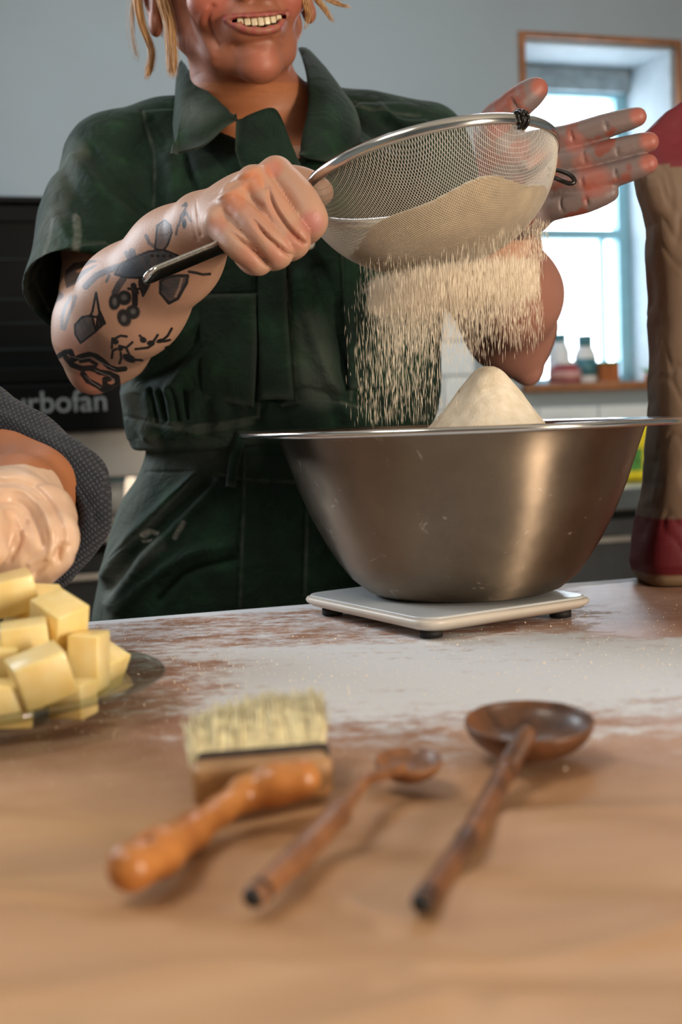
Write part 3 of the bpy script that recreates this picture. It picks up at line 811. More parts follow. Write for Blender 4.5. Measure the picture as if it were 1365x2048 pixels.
sc = thing('kitchen_scale', 'flat pale kitchen scale under the mixing bowl', 'scale', ((.083), 1.19, 0)); ring = rpoly(cx, .022)
stack('casing', ring, [(.0045, -.022), (.0055, -.018), (.0085, -.006), (.0115, -.001), (.0135, 0), (.0155, -.001), (.0163, -.003)], M['scale'], sc)
stack('platform', ring, [(.0160, -.0042), (.0172, -.0042), (.0178, -.0050), (.0180, -.0065)], M['scale_top'], sc)
for c in cx:
    q = c + (Vector((.083, 1.19, 0)) - c) * .24; lathe('foot', [(0, 0), (.009, 0), (.009, .0055), (0, .0055)], M['rubber'], sc, 20, q)

# ------------------------------------------------------------------ mixing bowl
BC = Vector((.1025, 1.2, .0180))
bowl = thing('mixing_bowl', 'large stainless steel mixing bowl with wide lip standing on the scale', 'bowl', BC)
outer = [(0, .0004), (.04, .0002), (.062, 0), (.072, .0008), (.082, .0045), (.0955, .0155), (.1055, .0285), (.1155, .0445), (.1265, .0655), (.137, .090), (.1462, .117), (.1525, .1345), (.1555, .1385), (.160, .1396), (.178, .1396), (.1808, .1368), (.1835, .1368), (.1850, .1388), (.1840, .1412), (.1810, .1418), (.160, .1410), (.1545, .1402), (.1510, .1365), (.1448, .1185), (.1355, .0905), (.125, .0665), (.1142, .0455), (.104, .030), (.0942, .0175), (.0808, .0062), (.071, .0026), (.062, .0016), (.03, .0016), (0, .0016)]
lathe('body', outer, M['bowl'], bowl, 160, BC)
lp = [(.1601, .1398), (.1781, .1398), (.1810, .1366), (.1836, .1366), (.1853, .1388), (.1842, .1414), (.1811, .1420), (.160, .1412)]
lathe('rolled_lip', lp, M['steel_mirror'], bowl, 160, BC)

# flour heap in the bowl
nr, na = 70, 140; rr = np.linspace(0, .1285, nr) ; aa = np.arange(na) / na * 2 * math.pi
Rr, Aa = np.meshgrid(rr, aa, indexing='ij'); px_ = Rr * np.cos(Aa); py_ = Rr * np.sin(Aa)
pk = np.array([.1290 - .1025, 0.0])
dx = px_ - pk[0]; dy = py_ - pk[1]; ds = np.sqrt((dx * np.where(dx < 0, 1.18, 1.35)) ** 2 + (dy * 1.05) ** 2)
h = .1905 - np.where(ds < .016, ds ** 2 * 26, .0067 + (ds - .016) * .98)
h = np.maximum(h, .080 + .0 + .004 * np.sin(Aa * 3)); h = h + .0012 * np.sin(Aa * 7 + ds * 80) * sstep(ds, 0, .02)
P = np.stack([px_, py_, h], -1).reshape(-1, 3); P[:, 2] += .0010 * vnoise(P * [1, 1, .5], 160, 5) * np.minimum(1, (.1285 - Rr.ravel()) / .02); P += np.array(BC)
lim = P - np.array(BC)
low = np.stack([px_ * .99, py_ * .99, np.full_like(px_, .076)], -1).reshape(-1, 3)[(nr - 1) * na:] + np.array(BC)
V = np.vstack([P, low, [[BC.x, BC.y, BC.z + .076]]]); i = np.arange(nr)[:, None] * na; j = np.arange(na)[None]; k = (j + 1) % na
Q = np.stack([i + j, i + na + j, i + na + k, i + k], -1).reshape(-1, 4); e = nr * na
Q = np.vstack([Q[:, ::-1], [[e + q, len(V) - 1, e + (q + 2) % na, e + q + 1] for q in range(0, na, 2)]])
tag(mesh_np('flour_heap', V, Q, M['flour']), 'tall cream heap of sifted flour rising out of the steel bowl', 'flour', kind='stuff')

# ------------------------------------------------------------------ sieve
SA = W(598, 396, 1.185); SB = W(1113, 306, 1.215); SC = (SA + SB) / 2; SRr = (SB - SA).length / 2
su = (SB - SA).normalized(); nv = Vector((0, math.cos(math.radians(-10)), math.sin(math.radians(-10)))); sv = (nv - su * nv.dot(su)).normalized(); sn = su.cross(sv)
MS = np.array([su, sv, sn]).T
SD = .076


def sieve_pt(p, q, n): return np.array(SC) + np.stack([p, q, n], -1) @ MS.T


def sdepth(p, q, R=SRr): return -SD * np.maximum(0, 1 - (np.sqrt(p * p + q * q) / R) ** 2.5) ** 0.62


sv_o = thing('flour_sieve', 'round fine-mesh metal sieve held tilted over the bowl', 'sieve', SC)
a = np.linspace(0, 2 * math.pi, 121); ringp = sieve_pt(np.cos(a) * (SRr - .002), np.sin(a) * (SRr - .002), 0 * a)
prof = []
for t in range(10):
    th_ = t / 10 * 2 * math.pi; prof.append((SRr - .002 + .0024 * math.cos(th_), .0048 * math.sin(th_)))
lathe('rim', prof, M['steel_mirror'], sv_o, 120, SC, True, Matrix([su, sv, sn]).transposed())
paths = []
wa = math.radians(28); pr = SRr - .003
for dr in range(2):
    for c in np.arange(-pr + .0006, pr, .00165):
        hl = math.sqrt(max(0, pr * pr - c * c)); n = max(5, int(hl / .0022)); t = np.sin(np.linspace(-math.pi / 2, math.pi / 2, n)) * hl
        p, q = (np.full(n, c), t) if dr == 0 else (t, np.full(n, c))
        P_, Q_ = p * math.cos(wa) - q * math.sin(wa), p * math.sin(wa) + q * math.cos(wa)
        paths.append(sieve_pt(P_, Q_, sdepth(P_, Q_, pr)))
V, Q = tubes(paths, [.00020] * len(paths), 4)
tag(mesh_np('wire_mesh', V, Q, M['gauze'], sv_o), kind='stuff')
# clamp on the rim, handle and rest hook
for dth in (-.02, .02):
    th_ = math.radians(-58) + dth; P = sieve_pt(np.array((SRr - .002) * math.cos(th_)), np.array((SRr - .002) * math.sin(th_)), np.array(0.0))
    b = [P + .0062 * math.cos(x) * (math.cos(th_) * MS[:, 0] + math.sin(th_) * MS[:, 1]) + .0068 * math.sin(x) * MS[:, 2] for x in np.linspace(0, 2 * math.pi, 13)]
    V, Q = tubes([np.array(b)], [.0016], 6); mesh_np('clamp', V, Q, M['darksteel'], sv_o)
HT = W(308, 549, 1.085); h1 = W(470, 482, 1.13); h2 = W(560, 440, 1.165)
hs = SDF(); bn = (Vector((0, .55, .83))).normalized(); ax = (h1 - HT).normalized(); bn = (bn - ax * bn.dot(ax)).normalized()
hs.chain([HT, h1, h2, SA + su * .002], [.0104, .0100, .007, .004], .003, flat=(np.array(bn, dtype=np.float32), .32))
off = bn * -.0030; hs.chain([HT + ax * .003 + off, h1 + off], [.0084, .0080], .0008, 's', flat=(np.array(bn, dtype=np.float32), .22)); hc_ = SDF(); off = bn * -.0016; hc_.chain([HT + ax * .003 + off, h1 + off], [.0086, .0082], .0008, flat=(np.array(bn, dtype=np.float32), .12)); V, Q = hc_.mesh(.0008); mesh_np('handle_channel', V, Q, M['darksteel'], sv_o)
V, Q = hs.mesh(.0011); mesh_np('handle', V, Q, M['steel_mirror'], sv_o)
hk = [W(1098, 338, 1.20), W(1122, 342, 1.195), W(1142, 351, 1.19), W(1150, 362, 1.188), W(1141, 367, 1.187), W(1122, 361, 1.188), W(1098, 350, 1.195)]
tube('rest_hook', hk, .0019, M['darksteel'], sv_o, 10, 8)

# flour lying in the sieve
nr, na = 40, 100; rr = np.linspace(0, 1, nr) ** .8; aa = np.arange(na) / na * 2 * math.pi; Rr, Aa = np.meshgrid(rr, aa, indexing='ij')
R2 = pr - .0022
p = Rr * R2 * np.cos(Aa); q = Rr * R2 * np.sin(Aa); wall = sdepth(p, q, R2) + .0012
lev = -.047 + .10 * p - .02 * q + .003 * np.sin(p * 60) + .0025 * np.cos(q * 70 + p * 30)
botz = np.minimum(wall, lev); topz = np.maximum(np.minimum(lev, lev), botz)
inside = wall < lev
A_ = sieve_pt(p, q, np.where(inside, wall, lev)); B_ = sieve_pt(p, q, np.where(inside, lev + .002, lev))
i = np.arange(nr - 1)[:, None] * na; j = np.arange(na)[None]; k = (j + 1) % na
Qf = np.stack([i + j, i + na + j, i + na + k, i + k], -1).reshape(-1, 4); keep = inside.ravel()[Qf].any(1); Qf = Qf[keep]
N1 = nr * na; V = np.vstack([A_.reshape(-1, 3), B_.reshape(-1, 3)]); Q = np.vstack([Qf, Qf[:, ::-1] + N1])
used = np.unique(Q); rm = np.zeros(len(V), int); rm[used] = np.arange(len(used))
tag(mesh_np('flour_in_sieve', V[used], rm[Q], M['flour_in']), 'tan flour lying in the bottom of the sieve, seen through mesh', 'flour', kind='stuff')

# falling flour: thousands of loose threads of flour between sieve and bowl
def fall(n, x0, x1, y0, y1, zlo, zhi, lmin, lmax, rad, edge=0.0):
    X = RNG.uniform(-1, 1, n); Yy = RNG.uniform(-1, 1, n); ok = X * X + Yy * Yy < 1; X, Yy = X[ok], Yy[ok]; n = len(X)
    t = RNG.uniform(0, 1, n)
    gx = (x0 + x1) / 2 + X * (x1 - x0) / 2; gy = (y0 + y1) / 2 + Yy * (y1 - y0) / 2
    zl = zlo(gx) if callable(zlo) else zlo; zh = zhi(gx) if callable(zhi) else zhi
    C = np.stack([gx, gy, zl + (zh - zl) * t], -1); ln = RNG.uniform(lmin, lmax, n)
    L = np.stack([RNG.normal(0, .03, n) * ln, RNG.normal(0, .03, n) * ln, ln], -1); return C, L, RNG.uniform(.6, 1.3, n) * rad


def zpix(y): return EYE + (818 - y) * 1.2 / 2850


X_ = lambda px: (px - 682.5) / 2850 * 1.2
parts = []
sb_ = lambda x: np.interp(x, [X_(735), X_(860), X_(1100)], [zpix(515), zpix(530), zpix(455)])
parts.append(fall(3600, X_(735), X_(1100), 1.12, 1.28, lambda x: sb_(x) - .045, sb_, .001, .006, .00014))
mid = lambda x: np.interp(x, [X_(750), X_(1100)], [zpix(583), zpix(556)])
parts.append(fall(34000, X_(752), X_(1092), 1.115, 1.285, lambda x: mid(x) - .015, lambda x: mid(x) + .011, .0015, .007, .00012))
parts.append(fall(5200, X_(765), X_(1098), 1.12, 1.28, lambda x: mid(x) - .066 * RNG.uniform(.3, 1, len(x)), lambda x: mid(x) - .012, .0015, .007, .00015))
parts.append(fall(1500, X_(720), X_(890), 1.13, 1.27, zpix(835), zpix(560), .002, .008, .00017))
parts.append(fall(420, X_(700), X_(1000), 1.13, 1.27, zpix(840), zpix(600), .0015, .006, .00016))
parts.append(fall(520, X_(1058), X_(1112), 1.16, 1.24, zpix(525), zpix(455), .001, .004, .00016))
C = np.vstack([a[0] for a in parts]); L = np.vstack([a[1] for a in parts]); r = np.concatenate([a[2] for a in parts])
tag(slivers(C, L, r, 'falling_flour', M['flour_fall']), 'cream flour raining down from the sieve into the steel bowl', 'flour', kind='stuff')

# ------------------------------------------------------------------ glass plate with butter
PC = Vector((-.243, .846, 0)); plate = thing('glass_plate', 'clear glass plate with raised rim holding the butter cubes', 'plate', PC)
pf = [(0, .002), (.05, .002), (.082, .0035), (.098, .009), (.115, .0155), (.1315, .0185), (.1335, .0200), (.1325, .0215), (.130, .0218), (.114, .0192), (.096, .0132), (.080, .0078), (.05, .0062), (0, .0062)]
lathe('dish', pf, M['glass'], plate, 96, PC)
lathe('foot_ring', [(.062, .003), (.060, 0), (.066, 0), (.068, .003)], M['glass'], plate, 64, PC, True)
ZP = .0066; bs = .0262


def cube_mesh(sx, sy, sz, seed):
    bm = bmesh.new(); add_box(bm, Vector((0, 0, 0)), (sx, sy, sz), None, .0014, 2); r = random.Random(seed)
    for v in bm.verts: v.co *= 1 + r.uniform(-.012, .012)
    me = bpy.data.meshes.new('butter_cube'); bm.to_mesh(me); bm.free(); me.polygons.foreach_set('use_smooth', [True] * len(me.polygons)); me.materials.append(M['butter']); return me


cubes = [  # px, py, Y, size, rot z, tilt x, tilt y, label
    (24, 1186, .868, (.027, .026, .022), 20, 6, -10, 'butter cube at the very top of the heap, nearest the gloved hand'),
    (88, 1214, .895, (.024, .024, .022), 35, 25, 8, 'small butter cube tipped on edge behind the top of heap'),
    (118, 1242, .842, (.027, .024, .026), -38, 12, 22, 'large butter cube leaning right beneath the topmost cube'),
    (50, 1283, .815, (.027, .025, .022), 12, 4, -4, 'butter cube facing front at the middle of the heap'),
    (82, 1352, .778, (.030, .026, .026), 22, 8, -17, 'big butter cube tilted at the front of heap'),
    (178, 1322, .832, (.019, .024, .034), -8, 0, 3, 'tall narrow butter piece standing at right of the heap'),
    (206, 1352, .868, (.022, .022, .024), -25, 8, 28, 'butter cube half hidden at far right end of heap'),
    (12, 1408, .775, (.026, .024, .024), 25, 3, 6, 'butter cube lowest at the left edge of photo'),
    (146, 1398, .795, (.021, .022, .020), -15, 0, 0, 'small butter cube on the plate right of the big tilted one'),
    (-8, 1335, .805, (.026, .024, .026), 5, 5, 5, 'butter cube cut by the left photo edge, middle height'),
    (55, 1400, .845, (.026, .026, .024), 30, 0, 0, 'butter cube wedged under the heap behind the big tilted one'),
    (120, 1385, .872, (.026, .026, .024), 10, 0, 0, 'butter cube on the plate under the large leaning one'),
    (120, 1318, .870, (.025, .025, .024), 40, 5, 5, 'butter cube in the heap just below the large leaning one'),
    (30, 1330, .865, (.026, .026, .024), 15, 0, 0, 'butter cube inside the heap behind the front-facing cube'),
    (60, 1245, .885, (.024, .024, .024), 50, 5, 15, 'butter cube behind the heap under the topmost cube')]
for i, (px, py, Yc, sz, rz, rx, ry, lb) in enumerate(cubes):
    o = bpy.data.objects.new('butter_cube', cube_mesh(*sz, i)); COL.objects.link(o); P = W(px, py, Yc)
    P.z = max(P.z, ZP + sz[2] / 2 + .0005 + .006 * abs(math.sin(math.radians(rx + ry)))); o.location = P
    o.rotation_euler = (math.radians(rx), math.radians(ry), math.radians(rz)); tag(o, lb, 'butter', 'butter cubes heaped on the glass plate')

# ------------------------------------------------------------------ wooden spoons
def spoon(name, label, cat, C, rx, ry, dep, path, rad, mat, tipmat, tilt, group):
    t = thing(name, label, cat, C); s = SDF()
    R = Matrix.Rotation(math.radians(tilt), 3, 'X')
    s.ell(C, (rx, ry, dep), R, 0); s.boxp(C + R @ Vector((0, 0, dep)), (rx * 1.5, ry * 1.5, dep), R, .0005, .0012, 's')
    s.ell(C + R @ Vector((0, 0, .0012)), (rx - .0018, ry - .0018, dep - .0026), R, .0015, 's')
    V, Q = s.mesh(.0009); mesh_np('spoon_bowl', V, Q, mat, t)
    h = SDF(); h.chain(path, rad, .002); V, Q = h.mesh(.0010); mesh_np('handle', V, Q, mat, t)
    e = Vector(path[-1]); d = (e - Vector(path[-2])).normalized(); g_ = SDF(); g_.cone(e - d * .003, e + d * .0012, rad[-1] + .0003, rad[-1] * .9, 0); V, Q = g_.mesh(.0008); tag(mesh_np('handle_tip', V, Q, tipmat, t), 'blackened handle tip')
    return t


C = Vector((.0885, .690, .0195)); spoon('wooden_spoon', 'dark wooden spoon with large round bowl, rightmost of the utensils', 'spoon', C, .0318, .036, .0190,
    [C + Vector((-.006, -.032, -.001)), W(1010, 1545, .645), W(935, 1680, .556), W(846, 1803, .487)], [.0048, .0052, .0046, .0042], M['wood_dark'], M['char'], 4, 'wooden spoons')
C = Vector((.0270, .652, .0115)); spoon('wooden_spoon', 'smaller brown wooden spoon with thick handle, between brush and large spoon', 'spoon', C, .0162, .021, .0105,
    [C + Vector((-.004, -.019, 0)), W(730, 1560, .607), W(694, 1608, .575), W(676, 1630, .563), W(595, 1715, .525), W(512, 1790, .496)], [.003, .0028, .0032, .0052, .0054, .0046], M['wood_mid'], M['char'], 3, 'wooden spoons')

# ------------------------------------------------------------------ pastry brush
PB = W(495, 1560, .655); PB.z = 0; br = thing('pastry_brush', 'wide pastry brush with curved orange wooden handle and pale bristles', 'brush', PB)
bl, brr = Vector((-.070, .618, .0108)), Vector((-.0085, .630, .0108)); bd = (brr - bl).normalized(); bp = Vector((-bd.y, bd.x, 0)); mid_ = (bl + brr) / 2
Rb = Matrix([bd, bp, Vector((0, 0, 1))]).transposed()
box('brush_block', mid_ + bp * .004, ((brr - bl).length, .020, .018), M['wood_block'], br, Rb, .004, 3, True)
box('binding', mid_ + bp * .014 + bd * .003 + Vector((0, 0, .0015)), ((brr - bl).length * .96, .006, .0195), M['ferrule'], br, Rb, .002, 2)
paths = []; half = (brr - bl).length / 2
for i in range(5200):
    u = random.uniform(-.95, .98); v = random.uniform(-1, 1); b0 = mid_ + bd * (half * u) + bp * .015 + Vector((0, 0, .0015 + v * .006))
    fan = .006 + (.5 + u * .5) * .004; ln = .042 + .016 * min(1, (u + 1) * .9) + random.uniform(-.004, .003)
    d = (bp + bd * (.12 + random.gauss(0, .05)) + Vector((0, 0, .26 + random.gauss(0, .05)))).normalized()
    b1_ = b0 + d * ln * .5; b2_ = b0 + d * ln + Vector((random.gauss(0, .0012), 0, random.gauss(0, .001))); paths.append([b0, b1_, b2_])
V, Q = tubes(paths, [np.array([.0005, .00045, .00025])] * len(paths), 4); tag(mesh_np('bristles', V, Q, M['bristle'], br), kind='stuff')
h = SDF(); hp = [W(262, 1735, .517), W(318, 1704, .533), W(385, 1662, .562), W(440, 1622, .584), W(490, 1587, .600), W(550, 1568, .602), W(600, 1558, .603)]
h.chain(hp, [.0092, .0092, .0072, .0058, .0070, .0088, .0090], .004)
hc = W(292, 1695, .524); h.cone(hc + Vector((0, 0, .03)), hc - Vector((0, 0, .03)), .0024, .0024, .001, 's')
V, Q = h.mesh(.0012); mesh_np('handle', V, Q, M['wood_orange'], br)

# ------------------------------------------------------------------ flour bag
bag = thing('flour_bag', 'tall brown paper flour bag with dark red bands at right edge', 'bag', (.385, 1.36, 0))
lv = [(0, .288, .046), (.006, .285, .052), (.0195, .2823, .056), (.04, .285, .056), (.062, .290, .055), (.0948, .297, .052), (.1465, .3006, .050), (.20, .302, .048), (.269, .3035, .045), (.339, .302, .038), (.372, .2927, .034), (.396, .288, .028), (.410, .2905, .022), (.424, .296, .016), (.445, .322, .009), (.462, .350, .004)]
lv = np.array(lv); zz = np.unique(np.concatenate([np.linspace(0, .462, 150), lv[:, 0]])); na = 120; aa = np.arange(na) / na * 2 * math.pi
xl = np.interp(zz, lv[:, 0], lv[:, 1]); ry = np.interp(zz, lv[:, 0], lv[:, 2]); rx = .392 - xl
ca, sa_ = np.cos(aa), np.sin(aa); ex = .42
sx = np.sign(ca) * np.abs(ca) ** ex; sy = np.sign(sa_) * np.abs(sa_) ** ex
P = np.stack([rx[:, None] * sx[None], ry[:, None] * sy[None], np.repeat(zz[:, None], na, 1)], -1).reshape(-1, 3)
nz_ = vnoise(P, 26, 8); nz2 = np.abs(vnoise(P * [1, 1, .6], 60, 9)); dirn = np.stack([P[:, 0] * .6, P[:, 1] * 1.5, 0 * P[:, 0]], -1); dirn /= np.linalg.norm(dirn, axis=1)[:, None] + 1e-9
P += dirn * (nz_ * .0022 - (.0014 * np.exp(-(np.abs(nz2) / .12) ** 2)))[:, None] * sstep(P[:, 2], 0, .01)[:, None]
P[:, 1] *= 1; cs_, sn_ = math.cos(.10), math.sin(.10); P = np.stack([P[:, 0] * cs_ - P[:, 1] * sn_ * .4, P[:, 0] * sn_ + P[:, 1] * cs_, P[:, 2]], -1) + np.array([.392, 1.375, .0])
i = np.arange(len(zz) - 1)[:, None] * na; j = np.arange(na)[None]; k = (j + 1) % na; Q = np.stack([i + j, i + k, i + na + k, i + na + j], -1).reshape(-1, 4)
e = (len(zz) - 1) * na; h_ = na // 2; Q = np.vstack([Q, [[e + q, e + q + 1, e + na - 2 - q, e + na - 1 - q] for q in range(h_ - 1)], [[q, na - 1 - q, na - 2 - q, q + 1] for q in range(h_ - 1)]])
z = P[:, 2]; colr = np.tile(np.array(lin('705a48')[:3]), (len(P), 1)); red = np.array(lin('64101c')[:3])
mk = ((z > .012) & (z < .064)) | ((z > .396 + (P[:, 0] - .29) * -.2)); colr[mk] = red
colr[(z < .012)] = np.array(lin('8c7358')[:3]); colr[(P[:, 0] < .303) & (z > .09) & (z < .34)] = np.array(lin('6a5c50')[:3])  # left strip greyer, shade of the backlit side painted in
mesh_np('paper_sack', P, Q, M['kraft'], bag, attrs={'paint': colr.astype(np.float32)})
bm = bmesh.new(); add_box(bm, Vector((.392, 1.372, .452)), (.10, .014, .022), Matrix.Rotation(.1, 3, 'Z'), .003); bm_obj('folded_top', bm, simple('dark_red_paper', '6e131d', .6, bump=.2), bag)
# ------------------------------------------------------------------ the baker
TP = W(555, 900, 1.50); baker = thing('person', 'smiling person in dark green coverall holding a sieve, tattooed right forearm', 'person', (TP.x, TP.y, FL))


def ring_(y, xl, xr, ry, cy, inset=0.0):
    a = W(xl, y, cy); b = W(xr, y, cy); return ((a.z + b.z) / 2, (a.x + b.x) / 2, cy, (b.x - a.x) / 2 - inset, ry - inset)


# head frame
hf = Vector((math.sin(math.radians(17)), -math.cos(math.radians(17)), -.06)).normalized()
hz = Vector((-.13, 0, 1)); hz = (hz - hf * hz.dot(hf)).normalized(); hx = hf.cross(hz) * -1
hx = hz.cross(-hf) if (hz.cross(-hf)).x > 0 else -hz.cross(-hf)
HM = np.array([hx, hf, hz]).T
HS = 1.0
HO = np.array(W(521, 47, 1.372)) - HM @ np.array([0, .089, -.066]) * HS


def H(x, y, z): return HO + HM @ np.array([x, y, z]) * HS


body = SDF()
hd = SDF()
hd.ell(H(0, -.012, .030), np.array([.074, .094, .084]) * HS, HM, 0)
hd.ell(H(0, .030, -.022), np.array([.053, .056, .076]) * HS, HM, .02)
hd.ell(H(0, .034, -.066), np.array([.037, .046, .036]) * HS, HM, .02)
for s_ in (-1, 1):
    hd.chain([H(.056 * s_, -.004, -.03), H(.049 * s_, .006, -.058), H(.029 * s_, .040, -.085), H(.010 * s_, .066, -.100)], [.014 * HS, .012 * HS, .011 * HS, .011 * HS], .018)
    hd.ell(H(.037 * s_, .058, -.036), np.array([.023, .020, .021]) * HS, HM, .014)
    hd.ell(H(.030 * s_, .082, .004), np.array([.016, .010, .011]) * HS, HM, .008, 's')
    hd.ell(H(.030 * s_, .073, .003), np.array([.013, .010, .012]) * HS, HM, .002)
    hd.ell(H(.030 * s_, .0745, .0075), np.array([.0145, .0136, .0080]) * HS, HM, .002); hd.ell(H(.030 * s_, .0735, -.0045), np.array([.0140, .0130, .0065]) * HS, HM, .002)
    hd.chain([H(.012 * s_, .086, .020), H(.040 * s_, .072, .022)], .007 * HS, .010)
    hd.ell(H(.0125 * s_, .094, -.036), np.array([.008, .010, .008]) * HS, HM, .005)
    hd.ell(H(.078 * s_, -.012, -.012), np.array([.009, .018, .030]) * HS, HM, .006)
    hd.ell(H(.080 * s_, -.008, -.042), np.array([.007, .010, .011]) * HS, HM, .005)
    hd.ell(H(.084 * s_, -.006, -.010), np.array([.004, .010, .018]) * HS, HM, .003, 's')
hd.ell(H(0, .068, -.101), np.array([.016, .017, .016]) * HS, HM, .012)
hd.ell(H(0, .076, -.062), np.array([.030, .020, .024]) * HS, HM, .012)
hd.chain([H(0, .080, .018), H(0, .096, -.012), H(0, .107, -.030)], [.008 * HS, .009 * HS, .0115 * HS], .010)
for s_ in (-1, 1):
    hd.ell(H(.0062 * s_, .104, -.0435), np.array([.0034, .005, .004]) * HS, HM, .002, 's')
hd.chain([H(-.016, .094, -.0865), H(0, .096, -.087), H(.016, .094, -.0865)], .004 * HS, .010, 's')
# open smiling mouth: cavity, lips
mc = [H(-.029, .085, -.060), H(-.016, .094, -.0655), H(0, .098, -.0675), H(.016, .094, -.0655), H(.029, .085, -.060)]
up = [H(-.031, .0815, -.0575), H(-.016, .0935, -.0600), H(0, .0975, -.0608), H(.016, .0935, -.0600), H(.031, .0815, -.0575)]
lw = [H(-.031, .0810, -.0582), H(-.017, .0915, -.0700), H(0, .0950, -.0738), H(.017, .0915, -.0700), H(.031, .0810, -.0582)]
hd.chain(catmull(up, 4), [.0021 * HS] * 17, .003)
hd.chain(catmull(lw, 4), list(.0018 * HS + .0015 * HS * np.sin(np.linspace(0, math.pi, 17))), .003)
for a_, h_ in (((-.020, .084, -.0612), .0018), ((-.010, .089, -.0650), .0042), ((0, .091, -.0660), .0052), ((.010, .089, -.0650), .0042), ((.020, .084, -.0612), .0018)):
    hd.ell(H(*a_), np.array([.0075, .016, h_]) * HS, HM, .001, 's')
body.group(hd, .0)
NB = W(545, 262, 1.51)
body.chain([H(0, -.020, -.050), H(0, -.012, -.100), NB], [.048, .045, .054], .022)
tors = [ring_(250, 350, 720, .062, 1.525, .014), ring_(300, 275, 815, .085, 1.515, .016), ring_(360, 275, 850, .105, 1.505, .016), ring_(450, 278, 875, .118, 1.50, .016), ring_(560, 262, 885, .118, 1.50, .018), ring_(700, 265, 870, .112, 1.50, .018)]
body.loft(tors, .03)
body.chain([NB, W(330, 312, 1.515)], [.042, .034], .03); body.chain([NB, W(735, 305, 1.53)], [.042, .034], .03)
# collar bones
body.chain([W(560, 262, 1.455), W(470, 250, 1.46)], .006, .02)
# right arm (image left)
arm = SDF()
arm.chain([W(225, 345, 1.50), W(205, 480, 1.44), W(205, 640, 1.375)], [.034, .037, .044], .02)
arm.chain([W(212, 675, 1.355), W(265, 600, 1.29), W(350, 512, 1.232), W(404, 456, 1.19)], [.0435, .0440, .0350, .0275], .03)
arm.cone(W(195, 715, 1.36), W(183, 752, 1.362), .030, .016, .025)
# right fist
P_ = W
hand = SDF()
wr = P_(404, 456, 1.19)
mcp = [P_(556, 352, 1.152), P_(512, 372, 1.137), P_(473, 408, 1.130), P_(441, 450, 1.130)]
for q, rr_ in zip(mcp, (.0135, .0135, .0125, .0120)): hand.cone(wr + (q - wr) * .1, q, .019, rr_, .012)
hand.ell(P_(480, 425, 1.165), (.036, .022, .026), Matrix.Rotation(math.radians(-38), 3, 'Y'), .015)
fist = [([P_(556, 352, 1.148), P_(602, 398, 1.128), P_(622, 440, 1.122), P_(608, 462, 1.140), P_(575, 448, 1.158)], [.0134, .0122, .0112, .0105, .009]),
        ([P_(512, 372, 1.134), P_(560, 436, 1.112), P_(590, 480, 1.108), P_(575, 496, 1.128), P_(548, 478, 1.15)], [.0130, .0107, .0102, .0096, .009]),
        ([P_(473, 408, 1.127), P_(522, 468, 1.103), P_(556, 504, 1.102), P_(542, 515, 1.122), P_(515, 498, 1.145)], [.0120, .0101, .0097, .0092, .0085]),
        ([P_(441, 450, 1.127), P_(482, 496, 1.106), P_(518, 520, 1.107), P_(505, 525, 1.125), P_(485, 508, 1.145)], [.0115, .0098, .0091, .0086, .008])]
for pts, rs in fist:
    f = SDF(); f.chain(catmull(pts, 4), np.interp(np.linspace(0, 1, 17), np.linspace(0, 1, 5), rs), .004)
    f.ell(pts[2], (rs[2] * 1.05,) * 3, None, .006)                      # knuckle
    hand.group(f, .0012)
for q, rr_ in zip(mcp, (.0120, .0128, .0118, .0108)): hand.ell(q + Vector((-.002, -.003, .003)), (rr_,) * 3, None, .006)
th = SDF(); th.chain(catmull([P_(470, 405, 1.195), P_(548, 372, 1.192), P_(600, 368, 1.192), P_(642, 386, 1.190)], 4), np.interp(np.linspace(0, 1, 13), [0, .4, .7, 1], [.018, .0135, .0118, .0105]), .006)
hand.group(th, .004)
arm.group(hand, .014); body.group(arm, .03)
# left arm (image right)
arm2 = SDF()
arm2.chain([W(840, 315, 1.52), W(935, 515, 1.50), W(1015, 650, 1.47)], [.038, .044, .042], .02)
arm2.chain([W(1022, 645, 1.455), W(1028, 590, 1.40), W(995, 490, 1.33), W(972, 436, 1.295)], [.043, .043, .034, .027], .025)
arm2.cone(W(1035, 690, 1.46), W(1058, 745, 1.462), .030, .013, .025)
h2_ = SDF(); w2 = W(972, 432, 1.295)
kn = [W(1072, 290, 1.277), W(1092, 325, 1.275), W(1094, 372, 1.275), W(1078, 420, 1.277)]
for q, rr_ in zip(kn, (.0125, .0125, .0120, .0115)): h2_.cone(w2 + (q - w2) * .12, q, .019, rr_, .012)
h2_.ell(W(1035, 365, 1.285), (.030, .016, .036), None, .015); h2_.ell(W(1010, 320, 1.272), (.020, .016, .024), None, .015); h2_.ell(W(1040, 425, 1.275), (.026, .014, .018), Matrix.Rotation(math.radians(20), 3, 'Y'), .015)
fing = [([W(1072, 290, 1.277), W(1140, 275, 1.268), W(1208, 253, 1.262), W(1275, 234, 1.258)], [.0122, .0108, .0100, .0084]),
        ([W(1092, 325, 1.275), W(1165, 317, 1.266), W(1230, 302, 1.260), W(1299, 284, 1.255)], [.0120, .0106, .0100, .0086]),
        ([W(1094, 372, 1.275), W(1160, 366, 1.262), W(1228, 350, 1.255), W(1297, 328, 1.250)], [.0120, .0108, .0100, .0086]),
        ([W(1078, 420, 1.277), W(1120, 412, 1.266), W(1170, 403, 1.260), W(1220, 386, 1.256)], [.0118, .0104, .0096, .0080])]
